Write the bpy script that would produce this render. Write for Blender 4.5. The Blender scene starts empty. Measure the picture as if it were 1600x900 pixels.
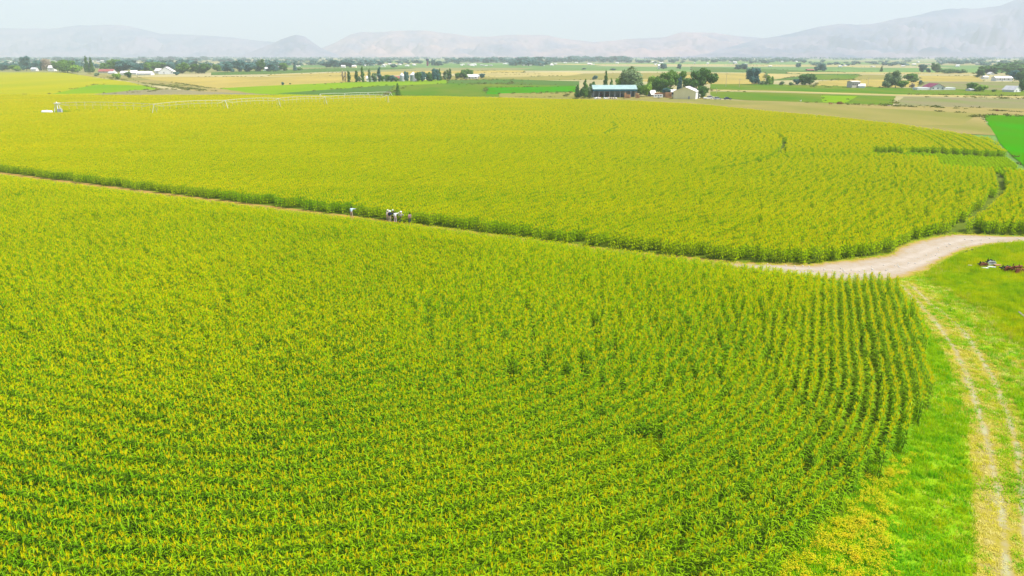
import bpy, bmesh, math, random
import numpy as np
from mathutils import Vector, Matrix, Euler
random.seed(7); rng = np.random.default_rng(11)
S = bpy.context.scene; COL = S.collection; R = math.radians; PI = math.pi

# ------------------------------------------------------------------ camera
CAM_H = 24.0; FPX = 1155.0; HORIZON = 86.0
PITCH = math.atan((450 - HORIZON) / FPX)
cd = bpy.data.cameras.new('camera'); cam = bpy.data.objects.new('camera', cd); COL.objects.link(cam)
cam.location = (0, 0, CAM_H); cam.rotation_euler = (PI / 2 - PITCH, 0, 0)
cd.sensor_width = 36; cd.lens = 36 * FPX / 1600; cd.clip_start = 0.5; cd.clip_end = 60000
S.camera = cam
# ------------------------------------------------------------------ light
SUN_EL = R(58); SUN_AZ = R(105)          # azimuth clockwise from +Y (the viewing direction)
w = bpy.data.worlds.new('World'); S.world = w; w.use_nodes = True
nt = w.node_tree; nt.nodes.clear()
sky = nt.nodes.new('ShaderNodeTexSky'); sky.sky_type = 'NISHITA'; sky.sun_disc = False
sky.sun_elevation = SUN_EL; sky.sun_rotation = SUN_AZ; sky.altitude = 1300
sky.air_density = 1.2; sky.dust_density = 3.0; sky.ozone_density = 1.0
bg = nt.nodes.new('ShaderNodeBackground'); bg.inputs[1].default_value = 0.095
wo = nt.nodes.new('ShaderNodeOutputWorld')
nt.links.new(sky.outputs[0], bg.inputs[0]); nt.links.new(bg.outputs[0], wo.inputs[0])
sd = bpy.data.lights.new('sun', 'SUN'); sd.energy = 4.6; sd.angle = R(3); sd.color = (1, 0.955, 0.88)
sun = bpy.data.objects.new('sun', sd); COL.objects.link(sun)
sdir = Vector((math.sin(SUN_AZ) * math.cos(SUN_EL), math.cos(SUN_AZ) * math.cos(SUN_EL), math.sin(SUN_EL)))
sun.rotation_euler = sdir.to_track_quat('Z', 'Y').to_euler(); sun.location = (60, 0, 80)
vs = S.view_settings; vs.view_transform = 'Standard'; vs.look = 'None'; vs.gamma = 1; vs.use_curve_mapping = False
vs.exposure = 1.25
S.render.engine = 'CYCLES'
cy = S.cycles; cy.max_bounces = 6; cy.diffuse_bounces = 4; cy.transmission_bounces = 4; cy.volume_bounces = 1
cy.glossy_bounces = 2; cy.transparent_max_bounces = 8; cy.use_denoising = True
HAZE = 1.75e-4

# ------------------------------------------------------------------ helpers
cp, sp_ = math.cos(PITCH), math.sin(PITCH)
def G(px, py, z=0.0):
    """the point on the level z that the surveyed picture position stands for"""
    u = (px - 800) / FPX; v = (450 - py) / FPX
    dy = cp + v * sp_; dz = -sp_ + v * cp
    t = (z - CAM_H) / dz
    return u * t, dy * t
def AT(px, py, Y):
    u = (px - 800) / FPX; v = (450 - py) / FPX
    t = Y / (cp + v * sp_)
    return u * t, Y, CAM_H + t * (-sp_ + v * cp)
def size_at(Y, px):            # metres that px pixels span at distance Y
    return px * Y / FPX * 1.0 / cp * 0.955

def mat(name, col, rough=0.85, var=None, scale=1.0, spec=0.2, metal=0.0, bump=0.0, detail=4, stretch=None, translucent=0.0):
    """principled surface with a noise variation between two colours"""
    m = bpy.data.materials.new(name); m.use_nodes = True
    t = m.node_tree; n = t.nodes; L = t.links
    b = n['Principled BSDF']; b.inputs['Roughness'].default_value = rough
    b.inputs['Specular IOR Level'].default_value = spec; b.inputs['Metallic'].default_value = metal
    geo = n.new('ShaderNodeNewGeometry'); src = geo.outputs['Position']
    if stretch:
        mp = n.new('ShaderNodeMapping'); mp.inputs['Scale'].default_value = stretch
        L.new(src, mp.inputs[0]); src = mp.outputs[0]
    no = n.new('ShaderNodeTexNoise'); no.inputs['Scale'].default_value = scale; no.inputs['Detail'].default_value = detail
    L.new(src, no.inputs['Vector'])
    rp = n.new('ShaderNodeMapRange'); rp.inputs[1].default_value = 0.35; rp.inputs[2].default_value = 0.65
    L.new(no.outputs[0], rp.inputs[0])
    mx = n.new('ShaderNodeMix'); mx.data_type = 'RGBA'
    if var is None: var = tuple(c * 0.78 for c in col)
    mx.inputs[6].default_value = (*col, 1); mx.inputs[7].default_value = (*var, 1)
    L.new(rp.outputs[0], mx.inputs[0]); L.new(mx.outputs[2], b.inputs['Base Color'])
    if bump:
        bp = n.new('ShaderNodeBump'); bp.inputs['Strength'].default_value = bump; bp.inputs['Distance'].default_value = 0.05
        L.new(no.outputs[0], bp.inputs['Height']); L.new(bp.outputs[0], b.inputs['Normal'])
    if translucent:
        tr = n.new('ShaderNodeBsdfTranslucent'); ms = n.new('ShaderNodeMixShader'); ms.inputs[0].default_value = translucent
        L.new(mx.outputs[2], tr.inputs[0]); L.new(b.outputs[0], ms.inputs[1]); L.new(tr.outputs[0], ms.inputs[2])
        L.new(ms.outputs[0], n['Material Output'].inputs[0])
    return m
def leafmat(name, a, b_, c, big=0.03, fine=1.3, trans=0.35, spec=0.25, rough=0.5, stretch=None):
    """crop / grass leaf: two noises (patches over tens of metres, plant to plant) over three leaf colours"""
    m = bpy.data.materials.new(name); m.use_nodes = True
    t = m.node_tree; n = t.nodes; L = t.links; p = n['Principled BSDF']
    p.inputs['Roughness'].default_value = rough; p.inputs['Specular IOR Level'].default_value = spec
    geo = n.new('ShaderNodeNewGeometry')
    def noise(sc, lo, hi, det, st=None):
        src = geo.outputs['Position']
        if st:
            mp = n.new('ShaderNodeMapping'); mp.inputs['Scale'].default_value = st; L.new(src, mp.inputs[0]); src = mp.outputs[0]
        no = n.new('ShaderNodeTexNoise'); no.inputs['Scale'].default_value = sc; no.inputs['Detail'].default_value = det
        L.new(src, no.inputs['Vector'])
        r = n.new('ShaderNodeMapRange'); r.inputs[1].default_value = lo; r.inputs[2].default_value = hi
        L.new(no.outputs[0], r.inputs[0]); return r.outputs[0]
    m1 = n.new('ShaderNodeMix'); m1.data_type = 'RGBA'; m2 = n.new('ShaderNodeMix'); m2.data_type = 'RGBA'
    m1.inputs[6].default_value = (*a, 1); m1.inputs[7].default_value = (*b_, 1); m2.inputs[7].default_value = (*c, 1)
    L.new(noise(big, 0.38, 0.62, 3, stretch), m1.inputs[0]); L.new(m1.outputs[2], m2.inputs[6])
    L.new(noise(fine, 0.45, 0.75, 2), m2.inputs[0]); L.new(m2.outputs[2], p.inputs['Base Color'])
    tr = n.new('ShaderNodeBsdfTranslucent'); ms = n.new('ShaderNodeMixShader'); ms.inputs[0].default_value = trans
    L.new(m2.outputs[2], tr.inputs[0]); L.new(p.outputs[0], ms.inputs[1]); L.new(tr.outputs[0], ms.inputs[2])
    L.new(ms.outputs[0], n['Material Output'].inputs[0])
    return m

class MB:
    """collects shapes, then links them as one mesh object"""
    def __init__(s): s.v = []; s.f = []; s.m = []
    def add(s, v, f, mi=0):
        o = len(s.v); s.v += [tuple(p) for p in v]; s.f += [tuple(i + o for i in q) for q in f]; s.m += [mi] * len(f)
    def box(s, x0, x1, y0, y1, z0, z1, mi=0):
        v = [(x0,y0,z0),(x1,y0,z0),(x1,y1,z0),(x0,y1,z0),(x0,y0,z1),(x1,y0,z1),(x1,y1,z1),(x0,y1,z1)]
        s.add(v, [(3,2,1,0),(4,5,6,7),(0,1,5,4),(1,2,6,5),(2,3,7,6),(3,0,4,7)], mi)
    def quad(s, a, b, c, d, mi=0): s.add([a, b, c, d], [(0, 1, 2, 3)], mi)
    def tube(s, a, b, r0, r1=None, n=7, mi=0, caps=True):
        a = Vector(a); b = Vector(b); r1 = r0 if r1 is None else r1
        d = (b - a).normalized(); u = d.orthogonal().normalized(); w_ = d.cross(u)
        v = []
        for (p, r) in ((a, r0), (b, r1)):
            for k in range(n):
                t = 2 * PI * k / n; v.append(p + u * (r * math.cos(t)) + w_ * (r * math.sin(t)))
        f = [(k, (k + 1) % n, n + (k + 1) % n, n + k) for k in range(n)]
        if caps: f += [tuple(range(n - 1, -1, -1)), tuple(range(n, 2 * n))]
        s.add(v, f, mi)
    def lathe(s, prof, n=14, c=(0, 0, 0), mi=0, sx=1, sy=1):
        v = []; f = []
        for (r, z) in prof:
            for k in range(n):
                t = 2 * PI * k / n; v.append((c[0] + sx * r * math.cos(t), c[1] + sy * r * math.sin(t), c[2] + z))
        for i in range(len(prof) - 1):
            for k in range(n): f.append((i*n+k, i*n+(k+1)%n, (i+1)*n+(k+1)%n, (i+1)*n+k))
        f += [tuple(range(n - 1, -1, -1)), tuple(range((len(prof)-1)*n, len(prof)*n))]
        s.add(v, f, mi)
    def mesh(s, name, mats):
        me = bpy.data.meshes.new(name); me.from_pydata(s.v, [], s.f)
        for m in (mats if isinstance(mats, (list, tuple)) else [mats]): me.materials.append(m)
        me.polygons.foreach_set('material_index', s.m); me.update()
        return me
    def build(s, name, mats, parent=None, smooth=False, loc=None, rz=0):
        me = s.mesh(name, mats)
        if smooth: me.polygons.foreach_set('use_smooth', [True] * len(me.polygons))
        return link(name, me, parent, loc, rz)
def link(name, me, parent=None, loc=None, rz=0):
    o = bpy.data.objects.new(name, me); COL.objects.link(o)
    if parent: o.parent = parent
    if loc: o.location = loc
    o.rotation_euler.z = rz
    return o
def tag(o, label=None, cat=None, group=None, kind=None):
    if label: o['label'] = label
    if cat: o['category'] = cat
    if group: o['group'] = group
    if kind: o['kind'] = kind
    return o
def thing(name, loc, label, cat, group=None, rz=0, scale=None):
    o = bpy.data.objects.new(name, None); COL.objects.link(o); o.location = loc; o.rotation_euler.z = rz
    o.empty_display_size = 0.3
    if scale: o.scale = scale
    return tag(o, label, cat, group)
def inside(P, poly):
    x, y = P[:, 0], P[:, 1]; r = np.zeros(len(P), bool); n = len(poly)
    for i in range(n):
        x0, y0 = poly[i]; x1, y1 = poly[(i + 1) % n]
        c = ((y0 > y) != (y1 > y)); r ^= c & (x < (x1 - x0) * (y - y0) / (y1 - y0 + 1e-12) + x0)
    return r
def dline(P, L):
    """distance of points to a polyline"""
    d = np.full(len(P), 1e9)
    for a, b in zip(L[:-1], L[1:]):
        a = np.array(a, float); b = np.array(b, float); ab = b - a
        t = np.clip(((P - a) @ ab) / (ab @ ab), 0, 1); q = a + t[:, None] * ab
        d = np.minimum(d, np.hypot(*(P - q).T))
    return d
def vnoise(P, sc, seed=0):
    """value noise 0..1"""
    r = np.random.default_rng(seed); T = r.random((64, 64)); q = P * sc; i = np.floor(q).astype(int); f = q - i; f = f*f*(3-2*f)
    g = lambda a, b: T[(i[:, 0] + a) % 64, (i[:, 1] + b) % 64]
    return (g(0,0)*(1-f[:,0])+g(1,0)*f[:,0])*(1-f[:,1])+(g(0,1)*(1-f[:,0])+g(1,1)*f[:,0])*f[:,1]
def gpoly(pts): return [G(*p) for p in pts]
def sheet(name, poly, z, m, label, cat=None, step=None):
    """a flat surface lying on the ground, triangulated"""
    bm = bmesh.new(); vs_ = [bm.verts.new((x, y, z)) for x, y in poly]; bm.faces.new(vs_)
    bm.normal_update()
    if bm.faces[:] and bm.faces[:][0].normal.z < 0: bmesh.ops.reverse_faces(bm, faces=bm.faces[:])
    bmesh.ops.triangulate(bm, faces=bm.faces[:])
    me = bpy.data.meshes.new(name); bm.to_mesh(me); bm.free(); me.materials.append(m)
    return tag(link(name, me), label, cat, None, 'structure')

# ------------------------------------------------------------------ scatter (stuff only)
def scatter(name, P, rz, scl, idx, sources, label, cat):
    """P (n,3) points, each carrying a rotation, a scale and the index of the source it shows"""
    n = len(P)
    me = bpy.data.meshes.new(name); me.vertices.add(n); me.vertices.foreach_set('co', np.asarray(P, np.float32).ravel())
    rot = np.zeros((n, 3), np.float32); rot[:, 2] = rz
    a = me.attributes.new('rot', 'FLOAT_VECTOR', 'POINT'); a.data.foreach_set('vector', rot.ravel())
    a = me.attributes.new('scl', 'FLOAT_VECTOR', 'POINT'); a.data.foreach_set('vector', np.asarray(scl, np.float32).ravel())
    a = me.attributes.new('idx', 'INT', 'POINT'); a.data.foreach_set('value', np.asarray(idx, np.int32))
    me.update(); o = link(name, me)
    col = bpy.data.collections.new(name + '_sources')
    for k, m_ in enumerate(sources):
        so = bpy.data.objects.new('%s_source_%02d' % (name, k), m_); col.objects.link(so)
    ng = bpy.data.node_groups.new(name, 'GeometryNodeTree')
    ng.interface.new_socket('Geometry', in_out='INPUT', socket_type='NodeSocketGeometry')
    ng.interface.new_socket('Geometry', in_out='OUTPUT', socket_type='NodeSocketGeometry')
    N = ng.nodes; i_ = N.new('NodeGroupInput'); o_ = N.new('NodeGroupOutput')
    ci = N.new('GeometryNodeCollectionInfo'); ci.inputs['Collection'].default_value = col
    ci.inputs['Separate Children'].default_value = True; ci.inputs['Reset Children'].default_value = True
    ip = N.new('GeometryNodeInstanceOnPoints'); ip.inputs['Pick Instance'].default_value = True
    def attr(nm, ty):
        a_ = N.new('GeometryNodeInputNamedAttribute'); a_.data_type = ty; a_.inputs[0].default_value = nm
        return [s_ for s_ in a_.outputs if s_.enabled][0]
    K = ng.links
    K.new(i_.outputs[0], ip.inputs['Points']); K.new(ci.outputs[0], ip.inputs['Instance'])
    K.new(attr('idx', 'INT'), ip.inputs['Instance Index'])
    K.new(attr('rot', 'FLOAT_VECTOR'), ip.inputs['Rotation']); K.new(attr('scl', 'FLOAT_VECTOR'), ip.inputs['Scale'])
    K.new(ip.outputs[0], o_.inputs[0])
    md = o.modifiers.new('scatter', 'NODES'); md.node_group = ng
    return tag(o, label, cat, None, 'stuff')

# ------------------------------------------------------------------ materials
M = {}
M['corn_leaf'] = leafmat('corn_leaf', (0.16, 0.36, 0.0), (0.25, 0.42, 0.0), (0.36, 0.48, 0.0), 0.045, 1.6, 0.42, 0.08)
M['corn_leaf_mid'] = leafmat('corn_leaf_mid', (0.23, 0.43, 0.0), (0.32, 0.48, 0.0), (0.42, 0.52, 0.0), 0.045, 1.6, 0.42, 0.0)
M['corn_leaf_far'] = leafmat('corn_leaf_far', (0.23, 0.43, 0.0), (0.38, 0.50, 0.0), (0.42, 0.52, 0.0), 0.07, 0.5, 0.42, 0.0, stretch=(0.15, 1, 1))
M['tassel'] = leafmat('corn_tassel', (0.62, 0.57, 0.0), (0.70, 0.60, 0.0), (0.76, 0.52, 0.01), 0.05, 2.2, 0.35, 0.0)
M['stalk'] = mat('corn_stalk', (0.12, 0.20, 0.02), 0.6)
M['grass'] = leafmat('grass_blades', (0.20, 0.50, 0.0), (0.34, 0.54, 0.0), (0.13, 0.38, 0.0), 0.22, 0.9, 0.45, 0.05)
M['tall_grass'] = leafmat('tall_grass_blades', (0.56, 0.58, 0.0), (0.42, 0.56, 0.0), (0.24, 0.44, 0.0), 0.22, 0.8, 0.45, 0.05)
M['dry_grass'] = leafmat('dry_grass_blades', (0.50, 0.50, 0.01), (0.60, 0.52, 0.05), (0.70, 0.62, 0.22), 0.3, 1.2, 0.3, 0.1)
M['weed'] = leafmat('yellow_weed', (0.54, 0.54, 0.0), (0.60, 0.52, 0.01), (0.68, 0.46, 0.01), 0.5, 2.5, 0.35, 0.1)
M['soil'] = mat('field_soil', (0.09, 0.12, 0.0), 1, (0.06, 0.09, 0.0), 0.8)
M['lane'] = mat('lane_soil', (0.30, 0.17, 0.04), 1, (0.20, 0.15, 0.03), 0.5)
M['verge'] = mat('verge_turf', (0.14, 0.28, 0.0), 1, (0.20, 0.30, 0.0), 0.35, detail=8)
def flat(name, c, v=None, sc=0.02, st=(1, 0.35, 1), **k):
    c = tuple(q * .78 for q in c); v = tuple(q * .78 for q in v)
    M[name] = mat(name, c, 1, v, sc, 0.0, stretch=st, detail=9, bump=0.0, **k)
flat('golden', (0.40, 0.31, 0.08), (0.30, 0.25, 0.07))
flat('pale_golden', (0.43, 0.35, 0.13), (0.33, 0.28, 0.11))
flat('tan', (0.30, 0.24, 0.09), (0.20, 0.20, 0.05), 0.03)
flat('olive', (0.20, 0.20, 0.05), (0.27, 0.23, 0.07), 0.03)
flat('green', (0.07, 0.17, 0.01), (0.14, 0.18, 0.02), 0.03)
flat('dull_green', (0.07, 0.15, 0.03), (0.09, 0.15, 0.03))
flat('lime', (0.19, 0.29, 0.005), (0.14, 0.27, 0.008))
flat('ripe', (0.33, 0.31, 0.004), (0.27, 0.29, 0.005))
flat('bright_green', (0.035, 0.24, 0.0), (0.06, 0.19, 0.0), 0.05)
flat('fallow', (0.23, 0.19, 0.11), (0.17, 0.20, 0.06), 0.03)
flat('grey_dirt', (0.20, 0.19, 0.11), (0.25, 0.22, 0.11))
flat('brown', (0.24, 0.19, 0.09), (0.20, 0.19, 0.07))

# ------------------------------------------------------------------ ground, hills, haze
def ground_mat():
    m = bpy.data.materials.new('valley_floor'); m.use_nodes = True; n = m.node_tree.nodes; L = m.node_tree.links
    p = n['Principled BSDF']; p.inputs['Roughness'].default_value = 1; p.inputs['Specular IOR Level'].default_value = 0.05
    geo = n.new('ShaderNodeNewGeometry'); mp = n.new('ShaderNodeMapping'); mp.inputs['Scale'].default_value = (1/700, 1/420, 1)
    mp.inputs['Rotation'].default_value = (0, 0, 0.12)
    L.new(geo.outputs['Position'], mp.inputs[0])
    vo = n.new('ShaderNodeTexVoronoi'); vo.distance = 'CHEBYCHEV'; vo.inputs['Scale'].default_value = 1; vo.inputs['Randomness'].default_value = 0.8
    L.new(mp.outputs[0], vo.inputs['Vector'])
    sp = n.new('ShaderNodeSeparateColor'); L.new(vo.outputs['Color'], sp.inputs[0])
    cr = n.new('ShaderNodeValToRGB'); cr.color_ramp.interpolation = 'CONSTANT'
    cols = [(0, (0.17,0.17,0.06)), (0.2, (0.09,0.16,0.04)), (0.36, (0.26,0.23,0.11)), (0.52, (0.15,0.17,0.10)), (0.68, (0.10,0.18,0.04)), (0.8, (0.30,0.26,0.13)), (0.9, (0.2,0.19,0.07))]
    e = cr.color_ramp.elements; e[0].position = 0; e[0].color = (*cols[0][1], 1); e[1].position = cols[1][0]; e[1].color = (*cols[1][1], 1)
    for q, c in cols[2:]:
        k = e.new(q); k.color = (*c, 1)
    L.new(sp.outputs[0], cr.inputs[0])
    no = n.new('ShaderNodeTexNoise'); no.inputs['Scale'].default_value = 0.02; no.inputs['Detail'].default_value = 8
    L.new(geo.outputs['Position'], no.inputs['Vector'])
    mr = n.new('ShaderNodeMapRange'); mr.inputs[3].default_value = 0.75; mr.inputs[4].default_value = 1.25; L.new(no.outputs[0], mr.inputs[0])
    mx = n.new('ShaderNodeVectorMath'); mx.operation = 'SCALE'; L.new(cr.outputs[0], mx.inputs[0]); L.new(mr.outputs[0], mx.inputs['Scale'])
    L.new(mx.outputs[0], p.inputs['Base Color'])
    return m
gb = MB(); NX = 40
xs = np.linspace(-14000, 14000, NX + 1); ys = np.concatenate([[-400], np.linspace(0, 17500, 36)])
for y in ys:
    for x in xs: gb.v.append((x, y, 0))
for j in range(len(ys) - 1):
    for i in range(NX):
        a = j * (NX + 1) + i; gb.f.append((a, a + 1, a + NX + 2, a + NX + 1)); gb.m.append(0)
tag(gb.build('ground', ground_mat()), 'flat farmland of the wide valley floor', 'ground', None, 'structure')

def hills(name, prof, Y0, Y1, base_py, seed, cols, label, foot=0.0):
    """a range: foot at distance Y0, crest at Y1 following a surveyed skyline, gullies down the slope"""
    q_ = .84 if seed == 21 else .92; Y0 *= q_; Y1 *= q_
    px = np.array([p[0] for p in prof], float); py = np.array([p[1] for p in prof], float)
    n = 500; X = np.linspace(px[0], px[-1], n); Yv = np.interp(X, px, py)
    k = np.exp(-np.linspace(-2, 2, 13) ** 2); k /= k.sum(); Yv = np.convolve(np.pad(Yv, 6, 'edge'), k, 'valid')
    nz = 46; mb = MB()
    xc = np.array([AT(a, b, Y1)[0] for a, b in zip(X, Yv)]); zc = np.array([AT(a, b, Y1)[2] for a, b in zip(X, Yv)])
    zc = np.maximum(zc, 5)
    rg = np.random.default_rng(seed); co = []
    for j in range(nz + 1):
        t = j / nz
        if t <= 0.8: s = t / 0.8; h = s ** 1.75 * 0.86 + 0.14 * s
        else: s = 1; h = 1 - ((t - 0.8) / 0.2) ** 1.5
        yy = Y0 + (Y1 - Y0) * t / 0.8
        P = np.c_[xc * yy / Y1, np.full(n, yy)]
        g = (np.abs(vnoise(P * [1, 0.35] + P[:, ::-1] * [0.25, 0], 1 / 300., seed) - .5) * 1.0 + 0.5 * np.abs(vnoise(P * [1, 0.5], 1 / 120., seed + 1) - .5) + 0.3 * vnoise(P, 1 / 50., seed + 2))
        amp = zc * 0.55 * (math.sin(PI * min(1, s)) if t <= 0.8 else 0) + (zc * 0.05)
        z = zc * h + (g - 0.4) * amp * 1.0 * (h > 0.02) - (1 - h) * 0 - 2 * (j == 0)
        if t > 0.99: z = z * 0 - 5
        co.append(np.c_[P, z])
    co = np.concatenate(co); mb.v = [tuple(c) for c in co]
    for j in range(nz):
        for i in range(n - 1):
            a = j * n + i; mb.f.append((a, a + 1, a + n + 1, a + n)); mb.m.append(0)
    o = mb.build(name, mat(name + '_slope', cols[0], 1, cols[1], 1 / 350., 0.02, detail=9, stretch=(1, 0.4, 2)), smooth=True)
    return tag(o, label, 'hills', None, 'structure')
c1 = ((0.20, 0.15, 0.20), (0.05, 0.07, 0.14)); c2 = ((0.34, 0.20, 0.19), (0.12, 0.10, 0.16))  # slope colours include the lilac blue that far air gives the ranges
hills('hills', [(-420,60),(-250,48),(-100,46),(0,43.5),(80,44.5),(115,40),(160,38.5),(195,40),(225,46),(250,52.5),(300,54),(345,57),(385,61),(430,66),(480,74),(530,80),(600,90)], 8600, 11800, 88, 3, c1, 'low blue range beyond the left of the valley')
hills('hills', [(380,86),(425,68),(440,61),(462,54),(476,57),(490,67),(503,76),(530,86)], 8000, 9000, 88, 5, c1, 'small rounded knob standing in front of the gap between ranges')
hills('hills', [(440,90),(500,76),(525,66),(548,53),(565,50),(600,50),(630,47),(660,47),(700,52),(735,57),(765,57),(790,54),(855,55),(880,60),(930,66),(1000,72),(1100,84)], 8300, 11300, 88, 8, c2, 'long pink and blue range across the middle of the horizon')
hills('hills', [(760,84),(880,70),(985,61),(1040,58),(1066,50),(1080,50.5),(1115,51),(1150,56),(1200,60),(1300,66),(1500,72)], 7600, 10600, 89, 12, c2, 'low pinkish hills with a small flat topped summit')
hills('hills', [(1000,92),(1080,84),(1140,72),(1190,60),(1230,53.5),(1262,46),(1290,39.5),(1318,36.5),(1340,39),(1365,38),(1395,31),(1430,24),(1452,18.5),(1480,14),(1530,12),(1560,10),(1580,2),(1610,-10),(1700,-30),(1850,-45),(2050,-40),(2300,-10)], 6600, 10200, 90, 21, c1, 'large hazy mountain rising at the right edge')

# ------------------------------------------------------------------ fields beyond the corn (each a flat sheet)
FIELDS = [
 ('golden', 'pale stubble field with the left village behind', [(200,120),(420,120),(560,118),(560,128),(420,138),(330,138),(215,128)]),
 ('tan', 'tan stubble beside the farm lane left of centre', [(140,114),(215,121),(330,138),(420,138),(560,127),(640,131),(420,148),(330,146),(230,131),(130,118)]),
 ('ripe', 'ripe yellow field at the far left', [(-300,113),(100,113),(150,121),(200,128),(250,139),(235,143),(150,148),(-300,150)]),
 ('lime', 'lime green tongue at the right tip of the yellow field', [(150,132),(225,134),(252,140),(232,144),(80,147)]),
 ('grey_dirt', 'grey bare triangle of ground by the lane end', [(140,148),(210,141),(262,139.5),(320,143),(420,147.5),(420,151),(100,151)]),
 ('lime', 'lime green strip behind the golden corn', [(340,138),(420,134),(560,128),(700,124),(800,124),(800,131),(640,134),(600,148),(500,150),(400,146.5)]),
 ('dull_green', 'blue green strip under the irrigation arm', [(430,146),(600,134),(640,133),(600,150),(520,150)]),
 ('green', 'deep green field right of the lone tree', [(600,151),(618,134),(700,130),(800,130),(900,133),(900,139),(880,152)]),
 ('dull_green', 'dark green strip beyond the poplars on the left', [(330,113),(520,106.5),(640,105.5),(650,107),(560,110.5),(420,116),(330,117.5)]),
 ('golden', 'gold strip behind the poplars', [(420,117),(560,113),(650,111),(820,110),(820,113.6),(700,115),(560,119),(420,119)]),
 ('olive', 'olive field right of the grain bins', [(690,120),(760,117),(900,115),(1080,113),(1110,122),(900,125),(780,126),(690,125)]),
 ('pale_golden', 'pale gold strip right of the grain bins', [(760,113),(900,113),(912,115),(890,118),(780,121),(740,118)]),
 ('dull_green', 'muted green field left of the farmyard', [(700,125),(800,124),(905,127),(905,134),(800,132),(700,130)]),
 ('bright_green', 'bright green strip left of the open shed', [(760,137),(905,135),(905,146),(760,147)]),
 ('olive', 'rough grass between green strip and farmyard', [(780,146),(900,144),(930,150),(1110,150),(1110,160),(780,160)]),
 ('golden', 'golden wheat field behind the big farmyard tree', [(990,126),(1110,114.5),(1195,114.5),(1195,131.5),(1060,131.5)]),
 ('pale_golden', 'thin pale band beyond the farmyard', [(800,99.6),(1130,100.5),(1380,103.5),(1380,105.2),(1130,102),(800,101)]),
 ('dull_green', 'dull green band beyond the wheat', [(1080,104),(1195,108),(1310,112.4),(1345,116),(1300,125),(1255,125),(1200,126),(1195,113),(1080,113)]),
 ('pale_golden', 'pale gold field beyond the round trees', [(1200,115),(1252,116),(1252,119),(1205,125),(1196,125)]),
 ('green', 'dark green field right of the pale gold field', [(1265,117),(1348,117),(1330,125),(1265,125)]),
 ('olive', 'olive field behind the pale bushy tree', [(1345,117),(1386,117),(1384,125),(1332,125)]),
 ('golden', 'golden field behind the two storey house', [(1280,127),(1330,124.5),(1392,124.5),(1440,127),(1440,136.5),(1270,136.5)]),
 ('golden', 'bright golden field at right with a dark base line', [(1436,118.5),(1524,118.5),(1538,127.5),(1440,127.3)]),
 ('pale_golden', 'thin pale strip under the right hand tree belt', [(1230,112.5),(1520,113.5),(1520,116),(1230,115)]),
 ('fallow', 'grey green fallow field behind the maroon barn', [(1440,128),(1540,128),(1760,130),(1760,144),(1430,140)]),
 ('green', 'green strip in front of the right hand farms', [(1110,131.5),(1195,131.5),(1430,138),(1760,146),(1760,152),(1400,148),(1200,142.5),(1110,141)]),
 ('pale_golden', 'straight pale farm road across the right', [(1110,140),(1200,141.8),(1400,147.6),(1760,153.5),(1760,156.2),(1400,150),(1200,143.4),(1110,142)]),
 ('green', 'green strip between the pale road and the tan verge', [(1110,143),(1200,144.5),(1400,150.6),(1395,163),(1380,164.5),(1200,159),(1110,153)]),
 ('lime', 'lime green patch in the middle of the strip', [(1283,149.5),(1340,150.5),(1320,161.5),(1285,160)]),
 ('fallow', 'pinkish fallow field at right', [(1412,151.5),(1760,158),(1760,176),(1400,165),(1398,162)]),
 ('tan', 'tan rough verge beyond the corn on the right', [(1060,155),(1200,158),(1400,165),(1760,174.5),(1760,184),(1530,182),(1560,212),(1400,205),(1100,172),(900,162),(900,154)]),
 ('olive', 'olive grass margin beyond the corn', [(1100,164),(1210,164),(1400,171),(1530,178),(1500,196),(1400,196),(1200,182),(1050,170)]),
 ('bright_green', 'vivid green field at the right edge', [(1536,180),(1760,184),(1860,330),(1700,330),(1612,272),(1560,222)]),
]
def ragged(poly, seed):
    r = random.Random(seed); out = []
    for a, b in zip(poly, poly[1:] + poly[:1]):
        L_ = math.dist(a, b); n_ = max(1, min(60, int(L_ / 9))); d_ = ((a[0] + b[0]) ** 2 + (a[1] + b[1]) ** 2) ** .5 / 2; am = min(2.5, d_ / 500)
        for i in range(n_):
            t_ = i / n_; e = r.gauss(0, am * .6) if i else 0; out.append((a[0] + (b[0]-a[0])*t_, a[1] + (b[1]-a[1])*t_ + e))
    return out
for k, (mk, lab, pts) in enumerate(FIELDS):
    sheet('field', ragged(gpoly(pts), k), 0.004 + 0.004 * k, M[mk], lab, 'field')

# ------------------------------------------------------------------ near ground: soil, lane, road, track
Z0 = 0.15
LANE_PX = [(-500,204),(-200,243),(0,270),(300,308),(550,338.5),(640,350),(800,371),(1000,396),(1170,412)]
ROAD_UP = [(1120,412),(1170,413),(1262,414.5),(1300,409),(1345,405),(1385,399),(1400,388),(1425,378),(1450,373),(1480,368),(1495,366.5),(1540,368.5),(1600,371),(1700,374),(1900,378)]
ROAD_LO = [(1900,392),(1700,384),(1600,380),(1560,383),(1530,388),(1500,397),(1475,411),(1455,423),(1430,433),(1400,440),(1370,443),(1330,443.5),(1290,439),(1240,432),(1170,424),(1120,417)]
LANE = gpoly(LANE_PX)
FAR_POLY = gpoly([(-500,204),(-200,243),(0,270),(300,308),(550,338.5),(640,350),(800,371),(1000,396),(1170,412),(1262,413),(1300,409),(1345,405),(1383,400),(1398,391),(1425,379),(1450,373),(1478,369),(1494,366),(1540,366),(1600,368),(1760,372),(1900,376),(1800,310),(1720,300),(1600,275),(1568,243),(1543,226),(1484,215),(1400,202),(1300,190),(1200,181),(1100,170),(1000,163.5),(900,161),(800,158.5),(700,156),(600,154.8),(400,153.3),(200,153.5),(0,153),(-300,152)])
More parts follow.
